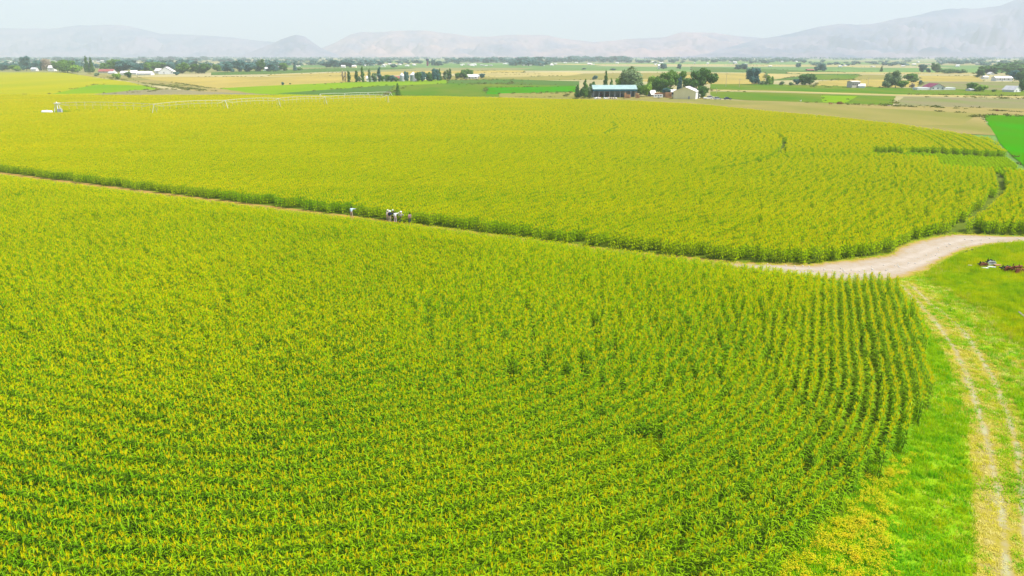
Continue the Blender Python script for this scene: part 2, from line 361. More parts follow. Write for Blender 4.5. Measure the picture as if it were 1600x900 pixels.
NEAR_POLY = gpoly([(-500,211),(-200,252),(0,280),(300,319),(550,349.5),(640,360.5),(800,381),(1000,406),(1160,425),(1240,436),(1290,445),(1370,452),(1402,462),(1430,512),(1446,580),(1450,640),(1425,690),(1385,738),(1335,790),(1280,850),(1228,905),(1170,980),(900,1080),(0,1080),(-500,760)])
HOLE_POLY = gpoly([(1414,242),(1440,241.5),(1570,249),(1612,272),(1640,286),(1560,276),(1464,271),(1461,256),(1414,255)])
HOLE2_POLY = gpoly([(1360,241),(1410,242),(1410,253),(1360,252)])
TRACKS = [gpoly([(958,199),(963,207),(950,216),(925,223)]), gpoly([(1214,218),(1226,229),(1221,243),(1200,257),(1160,270),(1100,281)]),
          gpoly([(1545,268),(1561,280),(1563,300),(1550,322),(1525,342),(1500,358),(1490,366)])]
def zbox(poly, y): return [p for p in poly]
sheet('field_soil', FAR_POLY, Z0, M['soil'], 'dark soil under the far corn field', 'soil')
sheet('field_soil', NEAR_POLY, Z0, M['soil'], 'dark soil under the near corn field', 'soil')
lane_lo = gpoly([(1240,436),(1160,425),(1000,406),(800,381),(640,360.5),(550,349.5),(300,319),(0,280),(-200,252),(-500,211)])
sheet('corn_lane', gpoly(LANE_PX + [(1262,413)]) + lane_lo, Z0 + 0.004, M['lane'], 'narrow bare earth lane between the two corn fields', 'path')
sheet('verge', gpoly([(1400,440),(1455,424),(1500,399),(1540,388),(1600,380),(1700,386),(1900,400),(2100,560),(2300,1200),(900,1200),(1130,1010),(1228,905),(1280,850),(1385,738),(1450,640),(1446,580),(1402,462),(1370,450),(1300,441),(1300,438)]), Z0 - 0.008, M['verge'], 'green grass verge beside the farm track', 'verge')

def road_mat(name='gravel_road', tint=(1, 1, 1)):
    m = bpy.data.materials.new(name); m.use_nodes = True; n = m.node_tree.nodes; L = m.node_tree.links
    p = n['Principled BSDF']; p.inputs['Roughness'].default_value = 1; p.inputs['Specular IOR Level'].default_value = 0.1
    at = n.new('ShaderNodeAttribute'); at.attribute_name = 'wear'
    geo = n.new('ShaderNodeNewGeometry'); no = n.new('ShaderNodeTexNoise'); no.inputs['Scale'].default_value = 1.1; no.inputs['Detail'].default_value = 9; no.inputs['Roughness'].default_value = 0.7
    L.new(geo.outputs['Position'], no.inputs['Vector'])
    ad = n.new('ShaderNodeMath'); ad.operation = 'ADD'; sb = n.new('ShaderNodeMath'); sb.operation = 'SUBTRACT'; sb.inputs[1].default_value = 0.5
    sc = n.new('ShaderNodeMath'); sc.operation = 'MULTIPLY'; sc.inputs[1].default_value = 0.9
    L.new(no.outputs[0], sb.inputs[0]); L.new(sb.outputs[0], sc.inputs[0]); L.new(at.outputs['Fac'], ad.inputs[0]); L.new(sc.outputs[0], ad.inputs[1])
    cr = n.new('ShaderNodeValToRGB'); e = cr.color_ramp.elements
    e[0].position = 0.05; e[0].color = (0.16, 0.20, 0.01, 1); e[1].position = 0.95; e[1].color = (0.34, 0.29, 0.235, 1)
    for q, c in ((0.22, (0.27, 0.20, 0.03, 1)), (0.42, (0.28, 0.205, 0.11, 1)), (0.68, (0.295, 0.245, 0.185, 1))):
        k = e.new(q); k.color = c
    for k in cr.color_ramp.elements: k.color = (k.color[0]*tint[0], k.color[1]*tint[1], k.color[2]*tint[2], 1)
    L.new(ad.outputs[0], cr.inputs[0]); L.new(cr.outputs[0], p.inputs['Base Color'])
    bp = n.new('ShaderNodeBump'); bp.inputs['Strength'].default_value = 0.6; bp.inputs['Distance'].default_value = 0.08
    L.new(no.outputs[0], bp.inputs['Height']); L.new(bp.outputs[0], p.inputs['Normal'])
    return m
M['road'] = road_mat(); M['track'] = road_mat('track_earth', (.92, 1.04, .72))
def gridsheet(name, poly, cell, zf, wear, m, label, cat):
    """flat sheet cut out of a fine grid, with a wear value per vertex"""
    P = np.array(poly); x0, y0 = P.min(0); x1, y1 = P.max(0)
    nx = int((x1 - x0) / cell) + 2; ny = int((y1 - y0) / cell) + 2
    gx, gy = np.meshgrid(x0 + np.arange(nx) * cell, y0 + np.arange(ny) * cell); V = np.c_[gx.ravel(), gy.ravel()]
    ii, jj = np.meshgrid(np.arange(nx - 1), np.arange(ny - 1)); a = (jj * nx + ii).ravel()
    cen = V[a] + cell / 2; k = inside(cen, poly); a = a[k]
    F = np.c_[a, a + 1, a + nx + 1, a + nx]; used = np.unique(F); mp = -np.ones(len(V), int); mp[used] = np.arange(len(used))
    V = V[used]; F = mp[F]; z = zf(V); me = bpy.data.meshes.new(name)
    me.from_pydata(np.c_[V, z].tolist(), [], F.tolist()); me.materials.append(m)
    at = me.attributes.new('wear', 'FLOAT', 'POINT'); at.data.foreach_set('value', wear(V).astype(np.float32)); me.update()
    me.polygons.foreach_set('use_smooth', [True] * len(me.polygons))
    return tag(link(name, me), label, cat, None, 'structure')
ROAD = gpoly(ROAD_UP + ROAD_LO)
ROADEDGE = ROAD + [ROAD[0]]
RMID = gpoly([(1120,414.5),(1240,424),(1320,429),(1390,421),(1440,405),(1480,388),(1520,378),(1600,375.5),(1900,384)])
def road_wear(V):
    d = dline(V, ROADEDGE); dm = dline(V, RMID)
    w_ = np.clip(d / 1.6, 0, 1) * 0.62 + 0.22 * np.exp(-((dm - 1.0) / 0.5) ** 2) + 0.16 * (vnoise(V, .5, 4) - .3)
    return w_
gridsheet('dirt_road', ROAD, 0.3, lambda V: np.full(len(V), Z0 + 0.02), road_wear, M['road'], 'pale grey brown dirt road curving between the corn and the grass', 'road')
RUT_A = gpoly([(1396,438),(1403,444),(1428,468),(1455,497),(1489,544),(1511,589),(1528,644),(1544,700),(1556,760),(1563,800),(1568,850),(1572,900),(1578,990)])
RUT_B = gpoly([(1422,446),(1455,478),(1482,498),(1505,519),(1550,589),(1572,644),(1589,700),(1596,765),(1604,835),(1612,900),(1622,990)])
RUT_C = gpoly([(1530,640),(1533,700),(1538,745),(1545,800),(1552,850),(1550,910)])
TRK = gpoly([(1390,440),(1425,441),(1462,470),(1515,515),(1562,585),(1590,640),(1615,720),(1640,800),(1665,910),(1685,1010),(1530,1010),(1520,910),(1520,820),(1518,740),(1508,660),(1492,600),(1470,550),(1440,500),(1412,465)])
def trk_wear(V):
    da = dline(V, RUT_A); db = dline(V, RUT_B); dc = dline(V, RUT_C); nn = vnoise(V, .7, 9); n2 = vnoise(V, 2.2, 10)
    a = np.exp(-(da / (0.17 + .15 * nn)) ** 2); b = np.exp(-(db / (0.17 + .14 * nn)) ** 2); c = .35 * np.exp(-(dc / .5) ** 2)
    return 0.10 + (np.maximum(np.maximum(a, b), c)) * (0.20 + .42 * n2) + 0.14 * nn
gridsheet('farm_track', TRK, 0.12, lambda V: np.full(len(V), Z0), trk_wear, M['track'], 'grassy two rut farm track curving down the right side', 'track')

# ------------------------------------------------------------------ corn
def corn_mesh(seed, length, nplants, nleaf, nseg, wleaf, tass, leafm, hgt=2.2, tw=0.022, ysd=.045):
    rg = random.Random(seed); mb = MB()
    for i in range(nplants):
        x0 = -length / 2 + (i + rg.uniform(.25, .75)) * length / nplants; y0 = rg.gauss(0, ysd)
        h = hgt * rg.uniform(.88, 1.07); lx, ly = rg.gauss(0, .05), rg.gauss(0, .05)
        mb.tube((x0, y0, 0), (x0 + lx, y0 + ly, h * .86), .018, .010, 3, 1, False)
        pl = rg.uniform(0, PI)
        for j in range(nleaf):
            t = (j + .6) / nleaf; zb = h * (0.14 + .74 * t); px_, py_ = x0 + lx * t, y0 + ly * t
            a = pl + PI * (j % 2) + rg.gauss(0, .45); ca, sa = math.cos(a), math.sin(a)
            Ln = rg.uniform(.36, .64) * (1 - .30 * abs(t - .5) * 1.4); rise = rg.uniform(.25, .5) * (0.65 + t * .55); droop = rg.uniform(.45, .95)
            roll = rg.gauss(0, .35); pts = []
            for s in range(nseg + 1):
                q = s / nseg; rr = Ln * (q - .12 * q * q); zz = zb + Ln * (rise * 1.9 * q - droop * 1.25 * q * q)
                wd = wleaf * (1 - q ** 2.2) * (.55 + .9 * min(1, q * 3) * .5) + .004
                ox, oy, oz = -sa * wd * .5, ca * wd * .5, wd * .5 * math.sin(roll)
                pts.append(((px_ + ca * rr - ox, py_ + sa * rr - oy, zz - oz), (px_ + ca * rr + ox, py_ + sa * rr + oy, zz + oz)))
            for s in range(nseg): mb.quad(pts[s][0], pts[s][1], pts[s + 1][1], pts[s + 1][0], 0)
        zt = h * .84; X, Y = x0 + lx, y0 + ly
        for j in range(tass):
            a = rg.uniform(0, 2 * PI); sp = 0.0 if j == 0 else rg.uniform(.05, .14); Lt = rg.uniform(.18, .32)
            ex, ey, ez = X + math.cos(a) * sp, Y + math.sin(a) * sp, zt + Lt
            b = rg.uniform(0, PI); wx, wy = math.cos(b) * tw / 2, math.sin(b) * tw / 2
            mb.quad((X - wx, Y - wy, zt), (X + wx, Y + wy, zt), (ex + wx, ey + wy, ez), (ex - wx, ey - wy, ez), 2)
    return mb.mesh('corn', [leafm, M['stalk'], M['tassel']])
def corn_rows_near():
    A = np.array([-15., 66.]); d = np.array([math.cos(R(68)), math.sin(R(68))]); nrm = np.array([d[1], -d[0]])
    Pts = []; Rz = []; KK = []
    SEG = 0.95
    for k in range(5, 240):
        r = k * 0.76 + 0.3
        nst = int(150 / SEG); s = (np.arange(nst) + rng.random()) * SEG
        Pts.append(A + nrm * r + s[:, None] * d); Rz.append(np.full(nst, R(68)))
        na = int(PI / 2 * r / SEG) + 1; th = (np.arange(na) + .5) / na * PI / 2
        v = np.cos(th)[:, None] * nrm - np.sin(th)[:, None] * d
        Pts.append(A + v * r); Rz.append(np.arctan2(v[:, 1], v[:, 0]) + PI / 2)
        Pts.append(A - d * r - s[:, None] * nrm); Rz.append(np.full(nst, R(158))); KK.append(np.full(nst * 2 + na, k % 2))
    # the part left of the core line, close to it
    return np.concatenate(Pts), np.concatenate(Rz), np.concatenate(KK)
P, Rz, KK = corn_rows_near()
# rows closer than 4 m to the core line: plain straight rows
d68 = np.array([math.cos(R(68)), math.sin(R(68))]); n68 = np.array([d68[1], -d68[0]])
ex = [np.array([-15., 66.]) + n68 * 3.6 + d68 * (o * .76 - 3.4) - (np.arange(0, 160)[:, None] + rng.random()) * .95 * n68 for o in range(0, 190)]
P = np.concatenate([P] + ex); Rz = np.concatenate([Rz] + [np.full(len(e), R(158)) for e in ex]); KK = np.concatenate([KK, np.zeros(sum(len(e) for e in ex), int)])
pw = np.clip((18 - P[:, 0]) / 14, 0, 1) * np.clip((60 - P[:, 1]) / 14, 0, 1) * .115 * (1 - 2 * KK)
P = P + np.c_[-np.sin(Rz), np.cos(Rz)] * pw[:, None]
k = inside(P, NEAR_POLY) & (np.abs(P[:, 0]) < P[:, 1] * .74 + 8) & (P[:, 1] > 23)
P = P[k]; Rz = Rz[k]
# gaps: scattered missing plants, the weedy hole in the middle, some thin spots
hole = np.array([G(985, 712), G(1018, 694), G(1010, 722)])
dh = np.hypot(*(P - np.array(G(1003, 716))).T / np.array([[1.3], [1.0]]))
gapn = vnoise(P, 1 / 2.6, 31) * .6 + vnoise(P, 1 / 9., 32) * .4
dr_ = dline(P, NEAR_POLY[12:22]); dre = dline(P, NEAR_POLY[12:24])
k = (dh > 1) & (gapn < 0.89) & (rng.random(len(P)) > 0.012 + 0.09 * (dr_ < 6))
P = P[k]; Rz = Rz[k]; dre = dre[k]
dl = dline(P, lane_lo[:-1]); edge = np.clip(dl / 9, 0, 1)
hs = (0.50 + 0.50 * edge) * (0.90 + 0.16 * vnoise(P, 1 / 6., 33)) * rng.uniform(.97, 1.03, len(P))
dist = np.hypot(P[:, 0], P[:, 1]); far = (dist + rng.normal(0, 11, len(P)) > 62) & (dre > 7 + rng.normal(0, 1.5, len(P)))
near_src = [corn_mesh(100 + i, .95, 7, 10, 4, .062, 5, M['corn_leaf'], tw=.02) for i in range(10)]
mid_src = [corn_mesh(200 + i, .95, 8, 9, 2, .066, 3, M['corn_leaf_mid'], tw=.024, ysd=.13) for i in range(8)]
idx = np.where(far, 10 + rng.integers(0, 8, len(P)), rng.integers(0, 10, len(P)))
flip = rng.integers(0, 2, len(P)) * PI
dre = dline(P, NEAR_POLY[12:24]); jit = .04 + np.clip((dre - 6) / 7, 0, 1) * np.where(P[:, 1] < 48, .02, .12)
jit = np.where((P[:, 0] < -10) & (P[:, 1] > 60), .15, jit)
P = P + rng.normal(0, 1, P.shape) * jit[:, None]; Rz = Rz + rng.normal(0, 1, len(P)) * jit * 1.2
scatter('corn_field', np.c_[P, np.full(len(P), Z0)], Rz + flip + rng.normal(0, .05, len(P)), np.c_[np.ones(len(P)), np.ones(len(P)), hs], idx,
        near_src + mid_src, 'near field of tasselled green corn with curved rows filling the foreground', 'corn')
print('near corn', len(P))
PIV = np.array(G(92, 181)); SEG = 2.85; Pts = []; Rz = []; RI = []
for k_ in range(60, 500):
    r = k_ * 0.76; n_ = int(2 * PI * r / SEG); th = (np.arange(n_) + rng.random()) / n_ * 2 * PI
    Pts.append(PIV + np.c_[np.cos(th), np.sin(th)] * r); Rz.append(th + PI / 2); RI.append(np.full(n_, k_))
# beyond and inside of the circle: the strip nearest the pivot
for k_ in range(1, 60):
    r = k_ * 0.76; n_ = max(3, int(2 * PI * r / SEG)); th = (np.arange(n_) + rng.random()) / n_ * 2 * PI
    Pts.append(PIV + np.c_[np.cos(th), np.sin(th)] * r); Rz.append(th + PI / 2); RI.append(np.full(n_, k_))
P = np.concatenate(Pts); Rz = np.concatenate(Rz); RI = np.concatenate(RI)
k = inside(P, FAR_POLY) & (np.abs(P[:, 0]) < P[:, 1] * .72 + 12)
P = P[k]; Rz = Rz[k]; RI = RI[k]
in_hole = inside(P, HOLE_POLY) | inside(P, HOLE2_POLY)
dt = np.minimum.reduce([dline(P, t) for t in TRACKS]); dp = np.hypot(*(P - PIV - np.array([1.0, -2.0])).T / np.array([[5.0], [4.5]]))
redge = dline(P, gpoly([(1484,215),(1543,226),(1568,243),(1600,275),(1720,300)]))
k = (dt > 0.6) & (dline(P, TRACKS[2]) > .95) & (dp > 1) & ~((redge < 16) & (P[:, 1] > 178) & (RI % 3 == 0) & ~in_hole)
P = P[k]; Rz = Rz[k]; in_hole = in_hole[k]
re2 = dline(P, gpoly([(1484,215),(1543,226),(1568,243),(1600,275),(1720,300)])); jit = np.clip((re2 - 14) / 10, .25, 1) * .25
P = P + rng.normal(0, 1, P.shape) * jit[:, None]; Rz = Rz + rng.normal(0, 1, len(P)) * jit * .7
hs = (0.86 + 0.12 * vnoise(P, 1 / 14., 41)) * rng.uniform(.98, 1.02, len(P)); hs[in_hole] *= 0.30
dist = np.hypot(P[:, 0], P[:, 1]); far = dist > 215
fs1 = [corn_mesh(300 + i, 2.85, 20, 7, 2, .10, 3, M['corn_leaf_far'], tw=.032, ysd=.14) for i in range(10)]
fs2 = [corn_mesh(400 + i, 2.85, 15, 6, 2, .15, 3, M['corn_leaf_far'], tw=.05, ysd=.16) for i in range(8)]
fs3 = [corn_mesh(450 + i, 2.85, 18, 9, 2, .13, 0, M['corn_leaf_mid']) for i in range(4)]
idx = np.where(in_hole, 18 + rng.integers(0, 4, len(P)), np.where(far, 10 + rng.integers(0, 8, len(P)), rng.integers(0, 10, len(P))))
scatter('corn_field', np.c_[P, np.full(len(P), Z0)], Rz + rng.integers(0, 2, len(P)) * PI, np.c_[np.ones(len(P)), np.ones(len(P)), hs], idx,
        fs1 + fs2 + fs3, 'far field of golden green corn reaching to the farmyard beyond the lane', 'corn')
print('far corn', len(P))

# ------------------------------------------------------------------ grass and weeds
def tuft_mesh(seed, n, rad, h, wd, m, lean=.35):
    rg = random.Random(seed); mb = MB()
    for i in range(n):
        a = rg.uniform(0, 2 * PI); r = rad * math.sqrt(rg.random()); x, y = r * math.cos(a), r * math.sin(a)
        b = rg.uniform(0, 2 * PI); l = h * rg.uniform(.55, 1.15); le = l * rg.uniform(.1, 1) * lean; cx, cy_ = math.cos(b), math.sin(b)
        w2 = wd * rg.uniform(.6, 1.2) / 2; tx, ty = -cy_ * w2, cx * w2
        mb.quad((x-tx,y-ty,0),(x+tx,y+ty,0),(x+cx*le*.4+tx*.8,y+cy_*le*.4+ty*.8,l*.6),(x+cx*le*.4-tx*.8,y+cy_*le*.4-ty*.8,l*.6))
        mb.quad((x+cx*le*.4-tx*.8,y+cy_*le*.4-ty*.8,l*.6),(x+cx*le*.4+tx*.8,y+cy_*le*.4+ty*.8,l*.6),(x+cx*le+tx*.2,y+cy_*le+ty*.2,l),(x+cx*le-tx*.2,y+cy_*le-ty*.2,l))
    return mb.mesh('tuft', m)
def weed_mesh(seed, n, rad, h, m1, m2):
    rg = random.Random(seed); mb = MB()
    for i in range(n):
        a = rg.uniform(0, 2 * PI); r = rad * math.sqrt(rg.random()); x, y = r * math.cos(a), r * math.sin(a)
        for j in range(9):
            z = h * rg.uniform(.2, 1); b = rg.uniform(0, 2 * PI); l = rg.uniform(.025, .06); u = rg.uniform(-.04, .05)
            X, Y = x + rg.gauss(0, .03), y + rg.gauss(0, .03); cx, cy_ = math.cos(b) * l, math.sin(b) * l
            mb.quad((X, Y, z), (X + cx - cy_ * .4, Y + cy_ + cx * .4, z + u), (X + cx * 1.7, Y + cy_ * 1.7, z + u * .6), (X + cx + cy_ * .4, Y + cy_ - cx * .4, z + u), 1 if z > h * .5 else 0)
    return mb.mesh('weed', [m1, m2])
VERGE = gpoly([(1372,446),(1405,442),(1455,426),(1500,401),(1540,389),(1600,381),(1720,387),(1860,398),(1990,560),(2000,1010),(1080,1010),(1190,905),(1245,850),(1355,738),(1425,640),(1425,580),(1390,462)])
def rnd_in(poly, dens):
    Q = np.array(poly); a, b = Q.min(0), Q.max(0); n = int((b - a).prod() * dens)
    p_ = a + rng.random((n, 2)) * (b - a); return p_[inside(p_, poly)]
P = rnd_in(VERGE, 17)
da = dline(P, RUT_A); db = dline(P, RUT_B); dc = dline(P, RUT_C); intrk = inside(P, TRK)
n1 = vnoise(P, .45, 51); n2 = vnoise(P, .12, 52)
n3 = vnoise(P, 1.1, 57); inrut = (da < .10 + .34 * n3) | (db < .04 + .30 * n3)
MOUND = gpoly([(1440,428),(1500,401),(1540,390),(1600,382),(1720,388),(1860,398),(2000,620),(1640,560),(1600,548),(1560,520),(1520,480),(1470,452)])
inm = inside(P, MOUND)
WEED = gpoly([(1432,712),(1404,760),(1400,820),(1398,915),(1396,1000),(1130,1000),(1195,905),(1250,850),(1310,790),(1360,745),(1400,716)])
inw = inside(P, WEED)
near_pale = (dc < .9) & (n1 > .35)
sel = (~inrut) | (rng.random(len(P)) < .25)

P, inm, inw, intrk, n1, n2, da, db, near_pale = [q[sel] for q in (P, inm, inw, intrk, n1, n2, da, db, near_pale)]
edge_dry = dline(P, gpoly([(1446,424),(1432,444),(1470,462),(1530,500),(1580,560),(1610,620)])) < 1.3 + n1
dry = ((near_pale & (rng.random(len(P)) < .8)) | (intrk & (n1 + .8 * rng.random(len(P)) > .98)) | (edge_dry & (rng.random(len(P)) < .6)) | (rng.random(len(P)) < .03) | ((n2 > .66) & (rng.random(len(P)) < .25))) & ~inw
sp_noise = vnoise(P, .28, 55) * .6 + vnoise(P, .8, 56) * .4
sh = np.where(inm, 0.8 + 2.0 * sp_noise, 0.6 + .7 * sp_noise) * rng.uniform(.85, 1.15, len(P)); sh[intrk] *= .5; sh[dry] *= .8; sh[rng.random(len(P)) < .05] *= 1.9
sh[inw] *= .9
g_src = [tuft_mesh(500 + i, 22, .24, .22, .03, M['grass'], .9) for i in range(4)]
t_src = [tuft_mesh(520 + i, 24, .26, .24, .028, M['tall_grass'], .5) for i in range(4)]
gi = np.where(inm, 4 + rng.integers(0, 4, len(P)), rng.integers(0, 4, len(P)))
gi[(~inm) & (rng.random(len(P)) < .1 + .35 * n2)] = 5
m_ = ~dry
sx = np.c_[np.ones(len(P)) * 1.1, np.ones(len(P)) * 1.1, sh]
scatter('grass', np.c_[P, np.full(len(P), Z0 - .01)][m_], rng.uniform(0, 6.3, m_.sum()), sx[m_], gi[m_], g_src + t_src, 'bright green grass covering the verge, track crown and mound at right', 'grass')
d_src = [tuft_mesh(540 + i, 18, .24, .2, .028, M['dry_grass'], .9) for i in range(4)]
scatter('dry_grass', np.c_[P, np.full(len(P), Z0 - .01)][dry], rng.uniform(0, 6.3, dry.sum()), sx[dry], rng.integers(0, 4, dry.sum()), d_src, 'straw yellow dry grass along the ruts and beside the track', 'grass')
print('grass', len(P))
P = rnd_in(WEED, 12); nn = vnoise(P, .6, 61); dd = dline(P, WEED + [WEED[0]])
k = (nn * .7 + rng.random(len(P)) * .5 > .30) & ((dd > .5) | (rng.random(len(P)) < .35)); P = P[k]
scatter('yellow_weeds', np.c_[P, np.full(len(P), Z0)], rng.uniform(0, 6.3, len(P)), np.c_[np.ones(len(P)), np.ones(len(P)), rng.uniform(.7, 1.3, len(P))], rng.integers(0, 4, len(P)),
        [weed_mesh(560 + i, 9, .25, .32, M['grass'], M['weed']) for i in range(4)], 'patch of yellow weeds between the corn edge and the verge at the bottom right', 'weeds')
# weedy hole in the corn: low grass
hp = np.array(G(1003, 716)) + rng.normal(0, 1, (160, 2)) * [.8, .7]
scatter('grass', np.c_[hp, np.full(len(hp), Z0)], rng.uniform(0, 6.3, len(hp)), np.c_[np.ones(len(hp)) * 1.3, np.ones(len(hp)) * 1.3, rng.uniform(2.2, 3.6, len(hp))], rng.integers(0, 4, len(hp)), t_src,
        'small clump of smooth grass in a gap of the near corn', 'grass')
# tufts creeping over the road edges
RE = []
rr = random.Random(91)
for a, b in zip(ROADEDGE[:-1], ROADEDGE[1:]):
    for i in range(int(math.dist(a, b) * 7)):
        t_ = rr.random(); q = (a[0] + (b[0]-a[0])*t_, a[1] + (b[1]-a[1])*t_)
        wv = .5 + .5 * math.sin(q[0] * 1.7 + q[1]) * math.sin(q[0] * .6)
        if rr.random() < .25 + .75 * wv: RE.append((q[0] + rr.gauss(0, .22 + .45 * wv), q[1] + rr.gauss(0, .22 + .45 * wv), Z0))
RE = np.array(RE)
scatter('grass', RE, rng.uniform(0, 6.3, len(RE)), np.c_[np.ones(len(RE)), np.ones(len(RE)), rng.uniform(.3, 1.1, len(RE))], rng.integers(0, 8, len(RE)), t_src + d_src,
        'ragged grass tufts creeping over the edges of the dirt road', 'grass')
# low fringe of dry stunted growth along the lane
FR = np.concatenate([np.array(lane_lo[i]) + (np.array(lane_lo[i + 1]) - np.array(lane_lo[i])) * t for i in range(1, 8) for t in [rng.random((int(9 * math.dist(lane_lo[i], lane_lo[i + 1])), 1))]])
FR = FR + rng.normal(0, .35, FR.shape) + [0.1, .3]
scatter('dry_grass', np.c_[FR, np.full(len(FR), Z0)], rng.uniform(0, 6.3, len(FR)), np.c_[np.ones(len(FR)), np.ones(len(FR)), rng.uniform(1.5, 3.8, len(FR))], rng.integers(0, 4, len(FR)), d_src,
        'orange yellow dry growth along the near edge of the lane', 'grass')

# rough growth along the field margins
def clump_mesh(seed, m):
    r = random.Random(seed); mb = MB()
    for i in range(26):
        c = Vector((r.gauss(0, .6), r.gauss(0, .6), abs(r.gauss(.35, .25)))); a = r.uniform(0, PI); s_ = r.uniform(.12, .3); u = Vector((math.cos(a), math.sin(a), r.gauss(0, .3))) * s_; v = Vector((r.gauss(0, .3), r.gauss(0, .3), 1)) * s_
        mb.add([c - u - v*.5, c + u*.6 - v, c + u + v*.4, c - u*.3 + v], [(0, 1, 2, 3)])
    return mb.mesh('clump', m)
Q = []; rr = random.Random(77)
LINES = [gpoly(pts + pts[:1]) for _, _, pts in FIELDS] + [gpoly([(138,115),(160,119),(200,126),(240,132),(300,139),(345,144),(420,147.5)])] * 6 + [gpoly([(1060,156),(1200,160),(1300,163),(1400,166.5),(1500,170),(1600,176)])] * 3 + [gpoly([(395,146.5),(430,147),(470,147.2)])] * 3
for L_ in LINES:
    for a, b in zip(L_[:-1], L_[1:]):
        ln = math.dist(a, b); n_ = int(min(160, ln / 2.2))
        for i in range(n_):
            t_ = rr.random(); q = (a[0] + (b[0]-a[0])*t_, a[1] + (b[1]-a[1])*t_)
            if math.sin(q[0] * .05 + q[1] * .013) + math.sin(q[0] * .021 + 2) * .7 + rr.gauss(0, .6) > .75: Q.append((q[0] + rr.gauss(0, .8), q[1] + rr.gauss(0, 1.2), .12))
Q = np.array(Q); Q = Q[~inside(Q[:, :2], FAR_POLY) & (Q[:, 1] > 150)]
M['rough'] = leafmat('rough_growth', (0.12, 0.15, 0.03), (0.22, 0.20, 0.05), (0.08, 0.14, 0.03), .05, .6, .2, 0)
scatter('rough_growth', Q, rng.uniform(0, 6, len(Q)), (rng.uniform(.3, .95, (len(Q), 1)) * [[1.4, 1.3, .9]]), rng.integers(0, 4, len(Q)), [clump_mesh(i, M['rough']) for i in range(4)],
        'scrubby weeds and low bushes along the edges of the distant fields', 'scrub')

# ------------------------------------------------------------------ haze
def haze():
    mb = MB(); mb.box(-15000, 15000, -600, 18500, -7, 1300)
    m = bpy.data.materials.new('haze_air'); m.use_nodes = True; t = m.node_tree; t.nodes.clear()
    v = t.nodes.new('ShaderNodeVolumePrincipled'); v.inputs['Color'].default_value = (0.625, 0.682, 0.745, 1)
    v.inputs['Density'].default_value = HAZE; v.inputs['Anisotropy'].default_value = 0.0
    o = t.nodes.new('ShaderNodeOutputMaterial'); t.links.new(v.outputs[0], o.inputs['Volume'])
    tag(mb.build('haze', m), 'pale summer haze filling the valley air', 'haze', None, 'stuff')
haze()

# ------------------------------------------------------------------ trees
def crown_pts(kind, rg):
    """ellipsoid lobes (centre, radii) of a crown of height 1"""
    L = []
    if kind == 'round':
        L.append((0, 0, .52, .30, .30, .36))
        for k in range(15):
            a = rg.uniform(0, 2*PI); r = rg.uniform(.14, .31); z = rg.uniform(.14, .84); q = rg.uniform(.13, .2)
            L.append((r*math.cos(a), r*math.sin(a), z, q, q, q * .9))
    elif kind == 'spreading':
        for k in range(15):
            a = rg.uniform(0, 2*PI); r = rg.uniform(.12, .52); z = rg.uniform(.42, .86) - .15 * r; q = rg.uniform(.12, .19)
            L.append((r*math.cos(a), r*math.sin(a), z, q, q, q * .8))
        L.append((0, 0, .6, .3, .3, .25))
    elif kind == 'poplar':
        for k in range(11):
            z = .12 + .80 * k / 10; q = .085 * (1.15 - abs(z - .42) * 1.2) * rg.uniform(.8, 1.15)
            L.append((rg.gauss(0, .02), rg.gauss(0, .02), z, q, q, .11))
    elif kind == 'conifer':
        for k in range(11):
            z = .10 + .84 * k / 10; q = .26 * (1.02 - z) ** .85 * rg.uniform(.8, 1.15) + .02
            L.append((rg.gauss(0, .02), rg.gauss(0, .02), z, q, q, .09))
    elif kind == 'bush':
        for k in range(9):
            a = rg.uniform(0, 2*PI); r = rg.uniform(0, .38); q = rg.uniform(.2, .32)
            L.append((r*math.cos(a), r*math.sin(a), rg.uniform(.25, .7), q, q, q * .9))
    return L
def crown_mesh(seed, kind, nleaf, size, m, sparse=False):
    rg = random.Random(seed); L = crown_pts(kind, rg); mb = MB()
    W = [l[3] * l[5] for l in L]
    for i in range(nleaf):
        l = rg.choices(L, W)[0]; d = Vector((rg.gauss(0, 1), rg.gauss(0, 1), rg.gauss(0, 1))).normalized()
        r = rg.random() ** (.30 if not sparse else .5) * rg.uniform(.9, 1.12)
        c = Vector((l[0] + d.x * l[3] * r, l[1] + d.y * l[4] * r, l[2] + d.z * l[5] * r))
        if c.z < 0.01: c.z = abs(c.z) + .01
        nrm = (d + Vector((rg.gauss(0, .6), rg.gauss(0, .6), rg.gauss(0.2, .6)))).normalized()
        u = nrm.orthogonal().normalized(); v = nrm.cross(u); t = rg.uniform(0, PI); u2 = u*math.cos(t)+v*math.sin(t); v2 = nrm.cross(u2)
        s = size * rg.uniform(.6, 1.35) / 2; e = rg.uniform(.5, 1)
        mb.add([c - u2*s - v2*s*e*.4, c + u2*s*.3 - v2*s*e, c + u2*s + v2*s*e*.3, c - u2*s*.2 + v2*s*e], [(0, 1, 2, 3)])
    return mb.mesh('crown', m)
